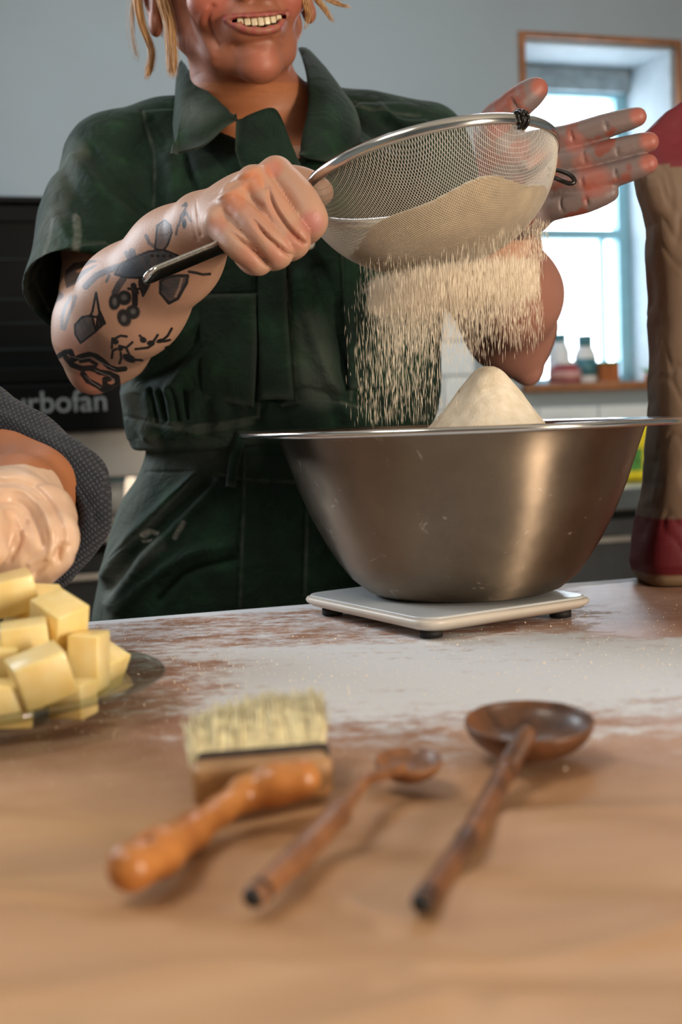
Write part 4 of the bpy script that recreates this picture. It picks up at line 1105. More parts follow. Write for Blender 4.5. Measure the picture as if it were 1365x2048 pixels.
for pts, rs in fing:
    f = SDF(); f.chain(catmull(pts, 4), np.interp(np.linspace(0, 1, 13), np.linspace(0, 1, 4), rs), .003)
    for c_ in (1, 2):                                                     # finger creases on the palm side
        q = pts[c_]; d_ = (pts[c_ + 1] - pts[c_ - 1]).normalized(); p_ = d_.cross(Vector((0, 1, 0))).normalized(); f.cone(q + p_ * .007 - Vector((0, rs[c_] * .98, 0)), q - p_ * .007 - Vector((0, rs[c_] * .98, 0)), .0008, .0008, .002, 's')
    h2_.group(f, .003)
f = SDF(); f.chain(catmull([W(1012, 340, 1.278), W(985, 262, 1.262), W(1030, 212, 1.255), W(1074, 178, 1.252)], 4), np.interp(np.linspace(0, 1, 13), [0, .33, .66, 1], [.018, .0140, .0122, .0098]), .006)
f.cone(W(1022, 198, 1.243), W(1040, 226, 1.243), .001, .001, .003, 's')
h2_.group(f, .010)
h2_.chain([W(1060, 300, 1.262), W(1030, 330, 1.262), W(1012, 380, 1.266)], .0012, .005, 's'); h2_.chain([W(1075, 350, 1.26), W(1040, 345, 1.26)], .0010, .004, 's')
arm2.group(h2_, .014); body.group(arm2, .03)
V, Q = body.mesh(.0017, (np.array([-.6, 1.0, .08]), np.array([.6, 1.8, .8])))
cen = V[Q].mean(1); pc = project(cen); fine = ((pc[:, 0] > 60) & (pc[:, 0] < 680) & (pc[:, 1] > 290) & (pc[:, 1] < 800) & (cen[:, 1] < 1.40)) | ((cen[:, 2] > .50) & (cen[:, 1] < 1.44) & (pc[:, 1] < 180) & (pc[:, 1] > -150)) | ((pc[:, 0] > 930) & (pc[:, 1] < 470))
V = smooth_mesh(V, Q, 1, .4); V, Q = subdivide(V, Q, fine); V = smooth_mesh(V, Q, 1, .35)
N = normals(V, Q); pp = project(V)
# creases between the curled fingers, knuckle wrinkles, tendons of the wrist
dsp = np.zeros(len(V)); fz = (N[:, 1] < .3) & (V[:, 1] < 1.22) & (pp[:, 0] < 700)
face_st = [([(426, 14), (415, 40), (424, 68), (436, 90)], 6, -.0034), ([(412, 20), (400, 48), (410, 82), (428, 112)], 8, .0022), ([(556, 5), (572, 26), (574, 52), (566, 78)], 5, -.0028), ([(566, 0), (586, 30), (588, 56)], 7, .0014), ([(470, 92), (505, 88), (540, 80)], 7, -.0026), ([(478, 112), (510, 108), (538, 100)], 10, .0018), ([(380, 60), (400, 100), (430, 130)], 8, .0010)]
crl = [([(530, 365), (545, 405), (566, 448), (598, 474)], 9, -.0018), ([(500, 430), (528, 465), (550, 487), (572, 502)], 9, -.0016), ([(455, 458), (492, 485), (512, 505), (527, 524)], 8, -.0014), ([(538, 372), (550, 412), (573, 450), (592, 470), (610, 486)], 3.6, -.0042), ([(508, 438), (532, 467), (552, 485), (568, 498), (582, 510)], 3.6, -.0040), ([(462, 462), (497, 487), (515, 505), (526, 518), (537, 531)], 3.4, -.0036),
       ([(470, 386), (495, 396), (520, 414)], 7, -.0022), ([(524, 350), (530, 372)], 6, -.0018), ([(445, 424), (452, 440)], 6, -.0018),
       ([(612, 425), (630, 420)], 2, -.0008), ([(616, 436), (634, 432)], 2, -.0008), ([(580, 466), (600, 458)], 2, -.0007), ([(545, 498), (563, 488)], 2, -.0007),
       ([(392, 400), (396, 440), (402, 470)], 4, -.0009), ([(382, 420), (386, 450), (394, 480)], 4, -.0006), ([(430, 385), (480, 352), (530, 330)], 5, .0009), ([(420, 405), (450, 390), (490, 372)], 5, .0008), ([(425, 395), (470, 368), (510, 350)], 4, -.0008)]
for pts, wd, dp in crl:
    c_ = catmull([(*p, 0) for p in pts], 5)[:, :2]; e_ = np.minimum(np.linalg.norm(pp - c_[0], axis=1), np.linalg.norm(pp - c_[-1], axis=1)); dsp += np.exp(-(seg_dist(pp, c_) / (wd * np.clip(.45 + np.linalg.norm(pp - c_[0], axis=1) / 110, .5, 1.2))) ** 2) * dp * fz * np.clip(np.linalg.norm(pp - c_[0], axis=1) / 30, .15, 1)
ff = (N[:, 1] < .1) & (V[:, 2] > .48) & (V[:, 1] < 1.46)
for pts, wd, dp in face_st: dsp += .65 * np.exp(-(seg_dist(pp, catmull([(*p, 0) for p in pts], 5)[:, :2]) / wd) ** 2) * dp * ff
V = V + N * dsp[:, None]; N = normals(V, Q)
# ---- skin colour, painted per vertex
lc = lambda c: np.array(lin(c)[:3])
Cc = np.tile(lc('c4947a'), (len(V), 1))


def lay(mask, col, a=1.0):
    global Cc
    m_ = np.clip(mask * a, 0, 1)[:, None]; Cc = Cc * (1 - m_) + lc(col) * m_


def blob(px, py, r, cond=True): return (1 - sstep(np.hypot(pp[:, 0] - px, pp[:, 1] - py), r * .35, r)) * cond


frontarm = (pp[:, 1] > 290) & (pp[:, 0] < 690) & (V[:, 1] < 1.42) & (N[:, 1] < .25)
lay(np.where((pp[:, 0] < 690) & (pp[:, 1] > 290), 1, 0), 'b38a72')
# reddened knuckles and fingers of the fist, lit orange patches painted in
for x, y, r, cc, al in ((548, 338, 26, 'c0664a', .6), (505, 362, 34, 'c8703c', .6), (470, 405, 34, 'bf6838', .6), (436, 450, 26, 'b86c50', .55), (625, 445, 34, 'b0606a', .5), (590, 482, 30, 'b56a5a', .4), (555, 508, 30, 'b56a5a', .4), (520, 440, 60, 'b47860', .45), (600, 470, 40, 'a86a54', .5), (560, 400, 50, 'c08468', .4), (500, 515, 36, 'b06a58', .4)):
    lay(blob(x, y, r, frontarm & (V[:, 1] < 1.2)), cc, al)
for pts, wd, dp in crl[3:6]: lay((1 - sstep(seg_dist(pp, pts), 0, 4)) * fz, '8a4c3a', .25)  # redder crease skin, darkened with painted crease shade
lay(blob(190, 760, 55, frontarm), 'b8705a', .7); lay(blob(150, 690, 50, frontarm), 'c0826c', .4)
# face
hl = (V - HO) @ HM / HS
face = (V[:, 2] > .44) & (V[:, 1] < 1.62) & (pp[:, 0] > 200) & (pp[:, 0] < 760) & (pp[:, 1] < 330)
lay(face * 1.0, '985e46')  # face toned darker than the arms, its shade painted in
lay(face * (pp[:, 1] > 165), 'ac6c44', .8)
for sx_ in (-.04, .04): lay(face * (1 - sstep(np.linalg.norm(hl - [sx_, .07, -.035], axis=1), .012, .032)), 'b05a4c', .55)
lay(face * (1 - sstep(np.linalg.norm(hl - [0, .09, -.1], axis=1), .008, .024)), 'b86a56', .4)
up_l = np.array([(np.array(p) - HO) @ HM / HS for p in catmull(up, 4)]); lw_l = np.array([(np.array(p) - HO) @ HM / HS for p in catmull(lw, 4)])
dl = np.minimum(np.min(np.linalg.norm(hl[:, None] - up_l[None, ::2], axis=2), 1), np.min(np.linalg.norm(hl[:, None] - lw_l[None, ::2], axis=2), 1)) if True else 0
lay(face * (1 - sstep(dl, .0035, .0052)), '9a4a48', .85)
cav = face & (np.abs(hl[:, 0]) < .028) & (hl[:, 2] < -.056 ) & (np.abs(hl[:, 2] + .0655 - 8 * hl[:, 0] ** 2) < .006) & (hl[:, 1] < .084 - 10 * hl[:, 0] ** 2) & (np.abs(hl[:, 0]) < .024)
lay(cav * 1.0, '3a1614')
lay(((pp[:, 0] > 800) & (pp[:, 1] > 455) & (V[:, 1] > 1.3)) * 1.0, '9c6c5c')
# left hand dusted grey with flour, bare red finger tips; backlit shade painted in
lh = (pp[:, 0] > 925) & (pp[:, 1] < 480) & (V[:, 1] < 1.34)
lay(lh * 1.0, '7c4236')
fl = sstep(vnoise(V, 110, 21) + .55 * (pp[:, 0] > 1060), -.25, .35)
lay(lh * fl, '6c6462', .8)
for x, y, r in ((1082, 172, 22), (1278, 231, 20), (1302, 280, 24), (1300, 325, 22)): lay(blob(x, y, r * 1.25, lh), 'a8523e', .7)
lay(blob(1150, 285, 30, lh), 'a05a4e', .7); lay(blob(1165, 325, 28, lh), '9c5c4c', .6); lay(blob(1190, 362, 46, lh), 'a85644', .6); lay(blob(1090, 330, 40, lh), 'b0603c', .7); lay(blob(990, 245, 34, lh), '98504a', .5)
# ---- tattoos of the right forearm (ink on the skin)
ink = frontarm & (V[:, 2] < .45)
sel = np.where(ink & (pp[:, 0] < 460))[0]; p2 = pp[sel]; tc_ = (p2 - np.array([70, 380])) * 3.5; a_ink = np.zeros(len(sel)); inkcol = np.tile(lc('0c1216'), (len(sel), 1))
blue = lc('56646f')


def T(pts, wd, al=.92, cl=None, closed=False):
    d = seg_dist(tc_, pts, closed); wd = wd * 1.25 + 2; m_ = (1 - sstep(d, wd * .5 - 2, wd * .5 + 5)) * al; put(m_, cl)


def TP_(poly, al=.6, cl=None, outline=12):
    m_ = in_poly(tc_, poly) * al; put(m_, cl)
    if outline: T(poly, outline, .95, None, True)


def put(m_, cl):
    global a_ink
    k_ = m_ > a_ink
    if cl is not None: inkcol[k_] = cl
    else: inkcol[k_ & (m_ > .3)] = lc('0c1216')
    a_ink = np.maximum(a_ink, m_)


def TB(x, y, rx, ry=None, rot=0, al=.92, cl=None):
    ry = ry or rx; c, s_ = math.cos(math.radians(rot)), math.sin(math.radians(rot)); dx, dy = tc_[:, 0] - x, tc_[:, 1] - y
    q = np.hypot((dx * c + dy * s_) / rx, (-dx * s_ + dy * c) / ry); put((1 - sstep(q, .8, 1.15)) * al, cl)


g1 = lc('222c35'); g2 = lc('34424f')
# ant by the wrist
TB(1057, 108, 14, 16, 0, .8, g1); TB(1046, 165, 12, 26, 10, .85, g1); TB(1046, 235, 17, 36, 0, .85, g1)
for l in ([(1055, 130), (1020, 185), (1008, 250)], [(1055, 150), (1088, 215)], [(1038, 185), (1000, 250), (988, 312)], [(1035, 112), (1058, 92)]): T(l, 9, .75, g1)
# petals
TP_([(840, 410), (850, 330), (855, 250), (910, 212), (948, 248), (958, 300), (930, 380), (900, 425)], .62, g2, 8); T([(870, 320), (920, 310), (955, 290)], 9, .7)
T([(778, 320), (800, 370), (840, 400)], 16, .7, g2)
TP_([(560, 590), (600, 520), (700, 470), (800, 430), (900, 420), (1000, 460), (1010, 500), (900, 540), (850, 560), (820, 610), (760, 615), (640, 612)], .86, lc('39424a'), 10)
for x in (820, 860, 905, 950): TB(x, 462, 16, 12, 20, .96, lc('12161a'))
TP_([(880, 640), (878, 720), (938, 792), (1000, 760), (1062, 650), (1070, 600), (1000, 600), (920, 610)], .8, lc('2c3238'), 14); T([(985, 745), (1010, 690), (1030, 620)], 12, .95, lc('8f7565'))
T([(1080, 572), (1130, 580), (1175, 592), (1225, 588)], 12, .85)
T([(355, 675), (430, 600), (520, 560), (640, 520), (690, 470), (680, 430)], 34, .72, g2); T([(500, 640), (520, 600)], 12, .7, g2); T([(640, 440), (660, 480), (720, 500)], 22, .7, g2)
T([(600, 545), (700, 520), (830, 500)], 40, .8, g1)
TP_([(735, 610), (730, 660), (757, 742), (800, 665), (795, 600)], .88, None, 8)
T([(620, 620), (585, 670), (560, 720)], 36, .8, g1)
for x, y, rx, ry, ro in ((560, 780, 36, 56, 10), (625, 755, 46, 46, 0), (625, 895, 42, 58, -20), (685, 855, 44, 44, 0)):
    TB(x, y, rx + 8, ry + 8, ro, .94, lc('1a1e22')); 
for x, y, rx, ry, ro in ((558, 782, 20, 34, 10), (625, 752, 26, 24, 0), (622, 900, 22, 30, -20), (688, 850, 24, 24, 0)):
    dx, dy = tc_[:, 0] - x, tc_[:, 1] - y; q = np.hypot(dx / rx, dy / ry); k_ = q < 1.2; inkcol[k_] = inkcol[k_] * (sstep(q[k_], .4, 1.2)[:, None]) + lc('5e5d5c') * (1 - sstep(q[k_], .4, 1.2))[:, None]
T([(700, 800), (700, 730), (690, 670)], 30, .92); T([(655, 690), (700, 700), (730, 690)], 12, .9); T([(690, 660), (720, 720)], 12, .9)
TP_([(428, 720), (402, 850), (385, 885), (440, 890), (488, 935), (450, 850)], .12, None, 10)
TP_([(280, 945), (330, 890), (400, 878), (425, 990), (320, 1070), (283, 1010)], .78, lc('434443'), 9); TP_([(440, 890), (455, 850), (490, 930), (425, 990)], .85, None, 8)
T([(255, 745), (215, 810), (190, 890), (188, 965), (205, 975), (235, 880), (262, 820), (285, 745)], 15, .6, blue)
# two winged insects
TB(562, 1060, 26, 22, 30); TB(600, 1108, 20, 24, 30); TB(660, 1178, 52, 28, 25)
for l in ([(560, 1040), (600, 1020), (642, 1026)], [(590, 1092), (640, 1104), (682, 1066)], [(572, 1112), (545, 1125), (538, 1175)], [(600, 1140), (604, 1180), (592, 1212)], [(543, 1040), (538, 1105)], [(700, 1188), (750, 1192)], [(640, 1110), (660, 1150)]): T(l, 11, .9)
TB(758, 1050, 26, 22, 20); TB(812, 1072, 30, 20, 0); TB(880, 1056, 34, 16, -15)
for l in ([(735, 1020), (760, 1050)], [(830, 1060), (860, 1015)], [(828, 1080), (790, 1104), (705, 1114)], [(890, 1055), (930, 1020), (958, 970)], [(905, 1060), (945, 1050)], [(915, 1105), (930, 1098)]): T(l, 11, .9)
# knotted snakes at the elbow
T([(165, 1165), (210, 1135), (250, 1130), (270, 1190), (320, 1165), (380, 1150), (430, 1165), (480, 1200), (520, 1240), (575, 1258), (630, 1252)], 26, .92)
T([(215, 1170), (260, 1225), (330, 1250), (400, 1245), (450, 1275), (520, 1285), (575, 1310), (580, 1360), (540, 1385), (490, 1370), (490, 1325), (520, 1322)], 28, .9)
T([(335, 1285), (370, 1335), (440, 1370), (480, 1400), (540, 1395)], 28, .9); T([(400, 1260), (430, 1220), (380, 1190), (320, 1200)], 18, .9)
T([(250, 1165), (330, 1185), (400, 1168), (470, 1212), (560, 1255)], 5, .95, lc('7d7370')); T([(350, 1300), (400, 1345), (460, 1385)], 5, .95, lc('7d7370')); T([(420, 1262), (520, 1300), (555, 1335)], 5, .95, lc('7d7370'))
# faded ink above the elbow
TP_([(215, 560), (270, 510), (400, 490), (470, 500), (350, 590), (280, 660), (220, 690), (205, 620)], .7, g1, 0); T([(75, 620), (120, 700), (140, 760), (170, 740)], 44, .6, g2); T([(70, 700), (90, 790)], 30, .4, g2); T([(150, 590), (110, 650)], 26, .5, g2)
T([(300, 570), (400, 520), (450, 510)], 16, .8, lc('b07a5c'))
a_ink = np.clip(a_ink * (1.12 + .1 * vnoise(V[sel], 300, 5).clip(-1, 1)), 0, .98)
Cc[sel] = Cc[sel] * (1 - a_ink[:, None]) + inkcol * a_ink[:, None]
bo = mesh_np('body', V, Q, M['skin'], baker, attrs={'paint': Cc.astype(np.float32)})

# teeth, eyes
for i in range(-3, 4):
    x = i * .0062; c_ = H(x, .0905 - 9.5 * x * x, -.0645 + 6.0 * x * x); ang = math.atan(-19 * x)
    Rm = Matrix([hx, hf, hz]).transposed() @ Matrix.Rotation(ang, 3, 'Z'); s_ = SDF(); s_.boxp(c_, np.array([.00295, .0024, .0042 - .0004 * abs(i)]) * HS, np.array(Rm), .0012, 0); v, q = s_.mesh(.0006); mesh_np('tooth', v, q, M['teeth'], baker)
for s_ in (-1, 1):
    for nm_, r_, z_, m_ in (('iris', .0052, .0119, M['teal']), ('pupil', .0024, .0122, M['rubber'])): lathe(nm_, [(0, z_ + .0003), (r_ * .8, z_ + .0001), (r_, z_ - .0014), (0, z_ - .003)], m_, baker, 20, H(.030 * s_, .0745, .002), R=np.array([hx, hz, hf]).T)
    tube('eyebrow', [Vector(H(.014 * s_, .0925, .020)), Vector(H(.030 * s_, .0890, .026)), Vector(H(.045 * s_, .076, .022))], [.0018, .0026, .001], M['hair'], baker, 8, 6)
    c_ = H(.030 * s_, .0745, .003); lathe('eye', [(.0001, .0118), (.005, .0108), (.0095, .0068), (.0118, 0), (.0095, -.0068), (.0001, -.0118)], M['eye'], baker, 24, c_, R=np.array([hx, hz, hf]).T)

# ---- coverall
cl = SDF()
bod = [ring_(250, 345, 725, .066, 1.525), ring_(300, 255, 830, .088, 1.515), ring_(360, 262, 860, .108, 1.505), ring_(450, 266, 887, .122, 1.50), ring_(560, 260, 888, .122, 1.50), ring_(700, 253, 884, .116, 1.50), ring_(790, 248, 880, .112, 1.498), ring_(848, 252, 872, .112, 1.497), ring_(885, 272, 852, .106, 1.497)]
cl.loft(bod, 0)
cl.chain([W(470, 262, 1.525), W(330, 296, 1.517), W(225, 318, 1.505)], [.045, .043, .043], .03); cl.chain([W(620, 255, 1.53), W(740, 288, 1.53), W(845, 296, 1.525)], [.045, .045, .042], .03)
vn = SDF(); vn.chain([W(500, 60, 1.46), W(520, 185, 1.462), W(552, 258, 1.43), W(592, 318, 1.395)], [.062, .062, .036, .008], .01)
cl.group(vn, .006, 's')


def sleeve(p0, p1, p2, r0, r1, r2, cutw=.09):
    g_ = SDF(); g_.chain([p0, p1, p2], [r0, r1, r2], .02); ax_ = (p2 - p1).normalized(); t_ = .0058
    g_.chain([p1, p2, p2 + ax_ * .1], [r1 - t_, r2 - t_, r2 - t_ + .002], .002, 's')
    R_ = ax_.to_track_quat('Z', 'Y').to_matrix(); g_.boxp(p2 + ax_ * .05, (cutw, cutw, .05), np.array(R_), .001, .002, 's'); return g_


cl.group(sleeve(W(222, 335, 1.50), W(196, 450, 1.455), W(168, 590, 1.39), .052, .056, .0600), .022)
cl.group(sleeve(W(842, 310, 1.522), W(890, 430, 1.51), W(930, 545, 1.50), .050, .054, .058), .022)
hip = [ring_(865, 298, 840, .098, 1.498), ring_(900, 296, 842, .098, 1.498), ring_(950, 280, 852, .102, 1.498), ring_(1000, 242, 885, .108, 1.50), ring_(1100, 207, 920, .115, 1.50), ring_(1235, 181, 945, .118, 1.505), ring_(1330, 176, 952, .118, 1.51)]
cl.loft(hip, .004)
for s_ in (-1, 1):
    hx_ = TP.x + s_ * .105; cl.chain([(hx_, 1.51, -.10), (TP.x + s_ * .10, 1.51, -.45), (TP.x + s_ * .095, 1.52, FL + .06)], [.098, .07, .062], .03)
V, Q = cl.mesh(.0026); V = smooth_mesh(V, Q, 1, .4)
cen = V[Q].mean(1); pc = project(cen); V, Q = subdivide(V, Q, (cen[:, 2] > -.06) & (cen[:, 1] < 1.53)); V = smooth_mesh(V, Q, 2, .4)
N = normals(V, Q); pp = project(V); fr = (N[:, 1] < .15)
disp = np.zeros(len(V))


def stroke(pts, wd, dep, cond=True, blur=True):
    """soft ridge (dep > 0) or groove (dep < 0) along a line, fading at both ends"""
    pts = catmull([(*p, 0) for p in pts], 6)[:, :2]; d = seg_dist(pp, pts); L_ = np.linalg.norm(pts[0] - pts[-1])
    e = np.minimum(np.linalg.norm(pp - pts[0], axis=1), np.linalg.norm(pp - pts[-1], axis=1)) if blur else 1e3
    return np.exp(-(d / wd) ** 2) * dep * fr * cond


folds = [  # torso and sleeve drapery
    ([(150, 320), (210, 390), (270, 450), (292, 500)], 14, .004), ([(180, 300), (240, 370), (285, 420)], 10, -.005), ([(130, 350), (170, 420), (240, 480)], 14, -.003), ([(110, 430), (150, 490), (230, 500)], 12, .002),
    ([(330, 300), (350, 380), (345, 470)], 16, .004), ([(365, 310), (385, 390), (370, 460)], 12, -.005), ([(300, 240), (330, 300)], 10, -.003),
    ([(270, 720), (340, 690), (400, 640)], 14, .004), ([(290, 760), (370, 720), (430, 640)], 12, -.004), ([(340, 780), (385, 720), (450, 660)], 12, .004),
    ([(262, 790), (275, 840), (300, 870)], 12, .004), ([(300, 780), (312, 840)], 5, -.003), ([(322, 785), (334, 840)], 5, -.003), ([(345, 780), (356, 838)], 5, -.003), ([(368, 785), (376, 835)], 5, -.003),
    ([(530, 560), (545, 660), (530, 780), (500, 850)], 14, -.004), ([(600, 560), (625, 660), (660, 760), (700, 830)], 18, .006), ([(640, 540), (680, 640), (720, 740)], 16, -.006), ([(560, 800), (640, 790), (760, 820)], 14, -.005), ([(720, 560), (760, 640), (800, 720)], 18, .005), ([(800, 560), (820, 660), (850, 760)], 14, -.005),
    ([(670, 250), (720, 300), (780, 320)], 14, .004), ([(760, 220), (800, 250), (850, 250)], 9, .005), ([(770, 240), (820, 272), (880, 270)], 9, -.006), ([(700, 220), (760, 270), (850, 300)], 10, -.004),
    ([(395, 955), (330, 1015), (262, 1080), (215, 1150)], 13, .0045), ([(440, 965), (370, 1040), (290, 1120), (225, 1210)], 14, .0035), ([(410, 965), (345, 1030), (275, 1100), (218, 1180)], 12, -.0035), ([(470, 1090), (380, 1110), (300, 1160), (240, 1220)], 14, .003), ([(470, 1120), (380, 1145), (320, 1200)], 8, -.003), ([(520, 1020), (600, 1060), (640, 1100)], 14, .003)]
for pts, wd, dp in folds: disp += stroke(pts, wd, dp * 1.5)
seams = [([(282, 222), (300, 300), (302, 380), (296, 460)], 3.2), ([(398, 590), (512, 586)], 2.6), ([(514, 530), (518, 620), (516, 720), (511, 835)], 2.6), ([(575, 500), (573, 600), (584, 720), (590, 800)], 3.2), ([(258, 832), (340, 850), (420, 848), (512, 834)], 3), ([(560, 810), (640, 800), (740, 815), (870, 800)], 4),
         ([(296, 946), (400, 944), (480, 958), (600, 965)], 3), ([(485, 880), (483, 1000), (476, 1212)], 2.6), ([(612, 960), (606, 1190)], 2.6), ([(398, 950), (300, 1050), (228, 1120)], 2.4), ([(680, 500), (690, 640), (700, 800)], 2.6), ([(690, 502), (790, 500), (875, 500)], 2.6), ([(700, 205), (760, 225), (835, 230)], 2.6)]
for pts, wd in seams: disp += stroke(pts, wd, -.0016)
# sleeve hem band
hb = seg_dist(pp, catmull([(58, 575, 0), (95, 525, 0), (150, 495, 0), (215, 482, 0), (290, 486, 0)], 6)[:, :2]); hm = fr & (V[:, 1] < 1.46); disp += -np.exp(-(hb / 3.0) ** 2) * .0012 * hm
disp += .0022 * vnoise(V, 22, 11) + .0006 * vnoise(V, 70, 12)
bo_ = (V[:, 2] > .155) & (V[:, 2] < .20); disp += np.where(bo_, .0012 * np.sin(V[:, 0] * 260), 0)
V = V + N * np.clip(disp, -.0055, .02)[:, None]
R_ = np.zeros(len(V)); G_ = np.zeros(len(V))


def paint(A, pts, wd, al, cond=True):
    d = seg_dist(pp, np.array(pts, float)); return np.maximum(A, (1 - sstep(d, wd * .3, wd)) * al * fr * cond)


nz_ = np.clip(.5 + .6 * vnoise(V, 160, 31), 0, 1); nzb = np.clip(.5 + .6 * vnoise(V, 40, 32), 0, 1)
for pts, wd, al in (([(152, 408), (154, 414)], 7, .9), ([(152, 430), (155, 470), (150, 520)], 12, .3), ([(288, 1072), (300, 1062), (312, 1066)], 6, .8), ([(352, 1076), (372, 1046)], 6, .4), ([(573, 560), (574, 600)], 4, .6), ([(300, 1080), (285, 1082)], 4, .6), ([(545, 772), (575, 776)], 5, .4), ([(215, 1195), (260, 1140), (320, 1090)], 22, .12), ([(100, 620), (70, 560), (105, 440)], 6, .2)):
    R_ = paint(R_, pts, wd, al) 
R_ *= .35 + .4 * np.clip(.5 + .5 * vnoise(V, 260, 35), 0, 1)
for pts, wd, al in (([(205, 1220), (215, 1120), (250, 1010), (300, 900)], 46, .8), ([(60, 600), (95, 480), (118, 380), (150, 300)], 34, .6), ([(620, 660), (640, 780)], 55, .35), ([(262, 780), (285, 870)], 30, .6), ([(330, 930), (480, 900)], 60, .35), ([(400, 960), (240, 1110)], 10, .4), ([(280, 840), (400, 860), (500, 845)], 12, .4)):  # faded edges, plus a lit patch right of the placket painted in
    G_ = paint(G_, pts, wd, al)
G_ *= (.5 + .6 * nzb)
for pts, wd in seams:
    p_ = catmull([(*p, 0) for p in pts], 4)[:, :2] + np.array([5, 0]); d = seg_dist(pp, p_); G_ = np.maximum(G_, (1 - sstep(d, 1, 5)) * .35 * fr * (.3 + nz_))
G_ = np.maximum(G_, (1 - sstep(hb, 2, 8)) * .35 * hm)
mesh_np('coverall', V, Q, M['green'], baker, attrs={'paint': np.stack([R_, G_, 0 * R_], -1).astype(np.float32)})


def sheet(name, top, bot, bulge, mat, parent, thick=.0032, n=28, m_=12, seam=True, rim=.4, flour=0.0):
    T_ = catmull([W(*p) for p in top], 12); B_ = catmull([W(*p) for p in bot], 12)
    f_ = lambda A, k: np.stack([np.interp(np.linspace(0, 1, k), np.linspace(0, 1, len(A)), A[:, i]) for i in range(3)], -1)
    T_, B_ = f_(T_, n), f_(B_, n); s_ = np.linspace(0, 1, m_)[None, :, None]; G = T_[:, None] * (1 - s_) + B_[:, None] * s_
    G = G + np.array([0, -1, .2]) * bulge * np.sin(s_ * math.pi); G = G.reshape(-1, 3)
    i = np.arange(n - 1)[:, None] * m_ + np.arange(m_ - 1)[None]; i = i.ravel(); q = np.stack([i, i + 1, i + m_ + 1, i + m_], -1)
    Nn = normals(G, q); 
    if Nn[:, 1].mean() > 0: q = q[:, ::-1]; Nn = -Nn
    s2 = np.tile(np.linspace(0, 1, m_), n); t2 = np.repeat(np.linspace(0, 1, n), m_); ed = np.minimum(1 - s2, np.minimum(t2, 1 - t2) * 2)
    G = G + Nn * (-.0010 * np.exp(-((ed - .13) / .03) ** 2))[:, None] * (1 if seam else 0) + Nn * (.0008 * vnoise(G, 60, 4))[:, None]
    k_ = n * m_; Bk = G - Nn * thick; bd = [(j, j + 1) for j in range(m_ - 1)] + [(j * m_ + m_ - 1, (j + 1) * m_ + m_ - 1) for j in range(n - 1)] + [((n - 1) * m_ + j + 1, (n - 1) * m_ + j) for j in range(m_ - 1)] + [((j + 1) * m_, j * m_) for j in range(n - 1)]
    qs = np.array([[a, b, b + k_, a + k_] for a, b in bd]); al = np.zeros((2 * k_, 3)); al[:, 1] = np.tile(rim * np.exp(-(ed / .09) ** 2) * .8 + flour * np.exp(-((s2 - .5) / .2) ** 2 - ((t2 - .55) / .2) ** 2), 2)
    ob = mesh_np(name, np.vstack([G, Bk]), np.vstack([q, q[:, ::-1] + k_, qs]), mat, parent, attrs={'paint': al.astype(np.float32)}); return ob


sheet('collar', [(362, 118, 1.53), (378, 140, 1.485), (420, 186, 1.432), (474, 238, 1.398)], [(352, 180, 1.53), (346, 240, 1.47), (350, 304, 1.392), (352, 305, 1.390), (404, 290, 1.382), (450, 256, 1.386), (476, 240, 1.396)], .010, M['green'], baker, flour=.5)
sheet('collar', [(596, 96, 1.54), (612, 140, 1.475), (616, 210, 1.432), (606, 268, 1.405), (598, 312, 1.388)], [(628, 106, 1.54), (672, 160, 1.50), (716, 228, 1.45), (718, 290, 1.41), (664, 322, 1.385), (602, 316, 1.382)], .008, M['green'], baker)
sheet('lapel', [(472, 240, 1.392), (505, 226, 1.386), (543, 215, 1.382), (562, 232, 1.380), (582, 285, 1.376), (602, 330, 1.372)], [(470, 300, 1.385), (490, 350, 1.378), (520, 380, 1.374), (550, 400, 1.372), (580, 400, 1.371), (600, 360, 1.371)], .004, M['green'], baker, rim=.2)
sheet('placket', [(516, 400, 1.374), (516, 560, 1.372), (518, 700, 1.376), (520, 800, 1.380)], [(575, 400, 1.371), (573, 560, 1.370), (580, 700, 1.376), (588, 800, 1.380)], .002, M['green'], baker, .003, 40, 8, True, .3)
sheet('chest_pocket', [(400, 592, 1.385), (400, 700, 1.388), (404, 800, 1.392)], [(512, 588, 1.372), (514, 700, 1.378), (508, 815, 1.384)], .003, M['green'], baker, .003, 30, 20, True, .25)
sheet('chest_pocket', [(688, 504, 1.376), (692, 640, 1.380), (700, 780, 1.385)], [(860, 504, 1.420), (862, 640, 1.425), (852, 780, 1.43)], .012, M['green'], baker, .003, 30, 20, True, .25)
sheet('belt_loop', [(473, 862, 1.388), (458, 920, 1.387), (450, 972, 1.389)], [(496, 864, 1.388), (480, 920, 1.387), (472, 976, 1.389)], .003, M['green'], baker, .003, 20, 6, True, .5)
for bx_, by_, bY in ((618, 487, 1.367),):
    P = W(bx_, by_, bY); lathe('button', [(0, .002), (.003, .0016), (.0052, .0024), (.0062, .001), (.0058, -.0008), (0, -.0008)], M['button'], baker, 32, P, R=Matrix.Rotation(math.pi / 2, 3, 'X'))
# shoes
for s_ in (-1, 1):
    g_ = SDF(); x = TP.x + s_ * .095; g_.chain([(x, 1.56, FL + .045), (x + s_ * .01, 1.40, FL + .035)], [.045, .038], .03); g_.boxp((x, 1.48, FL - .04), (.1, .2, .043), None, .001, .004, 's'); v, q = g_.mesh(.004); mesh_np('shoe', v, q, M['black'], baker)

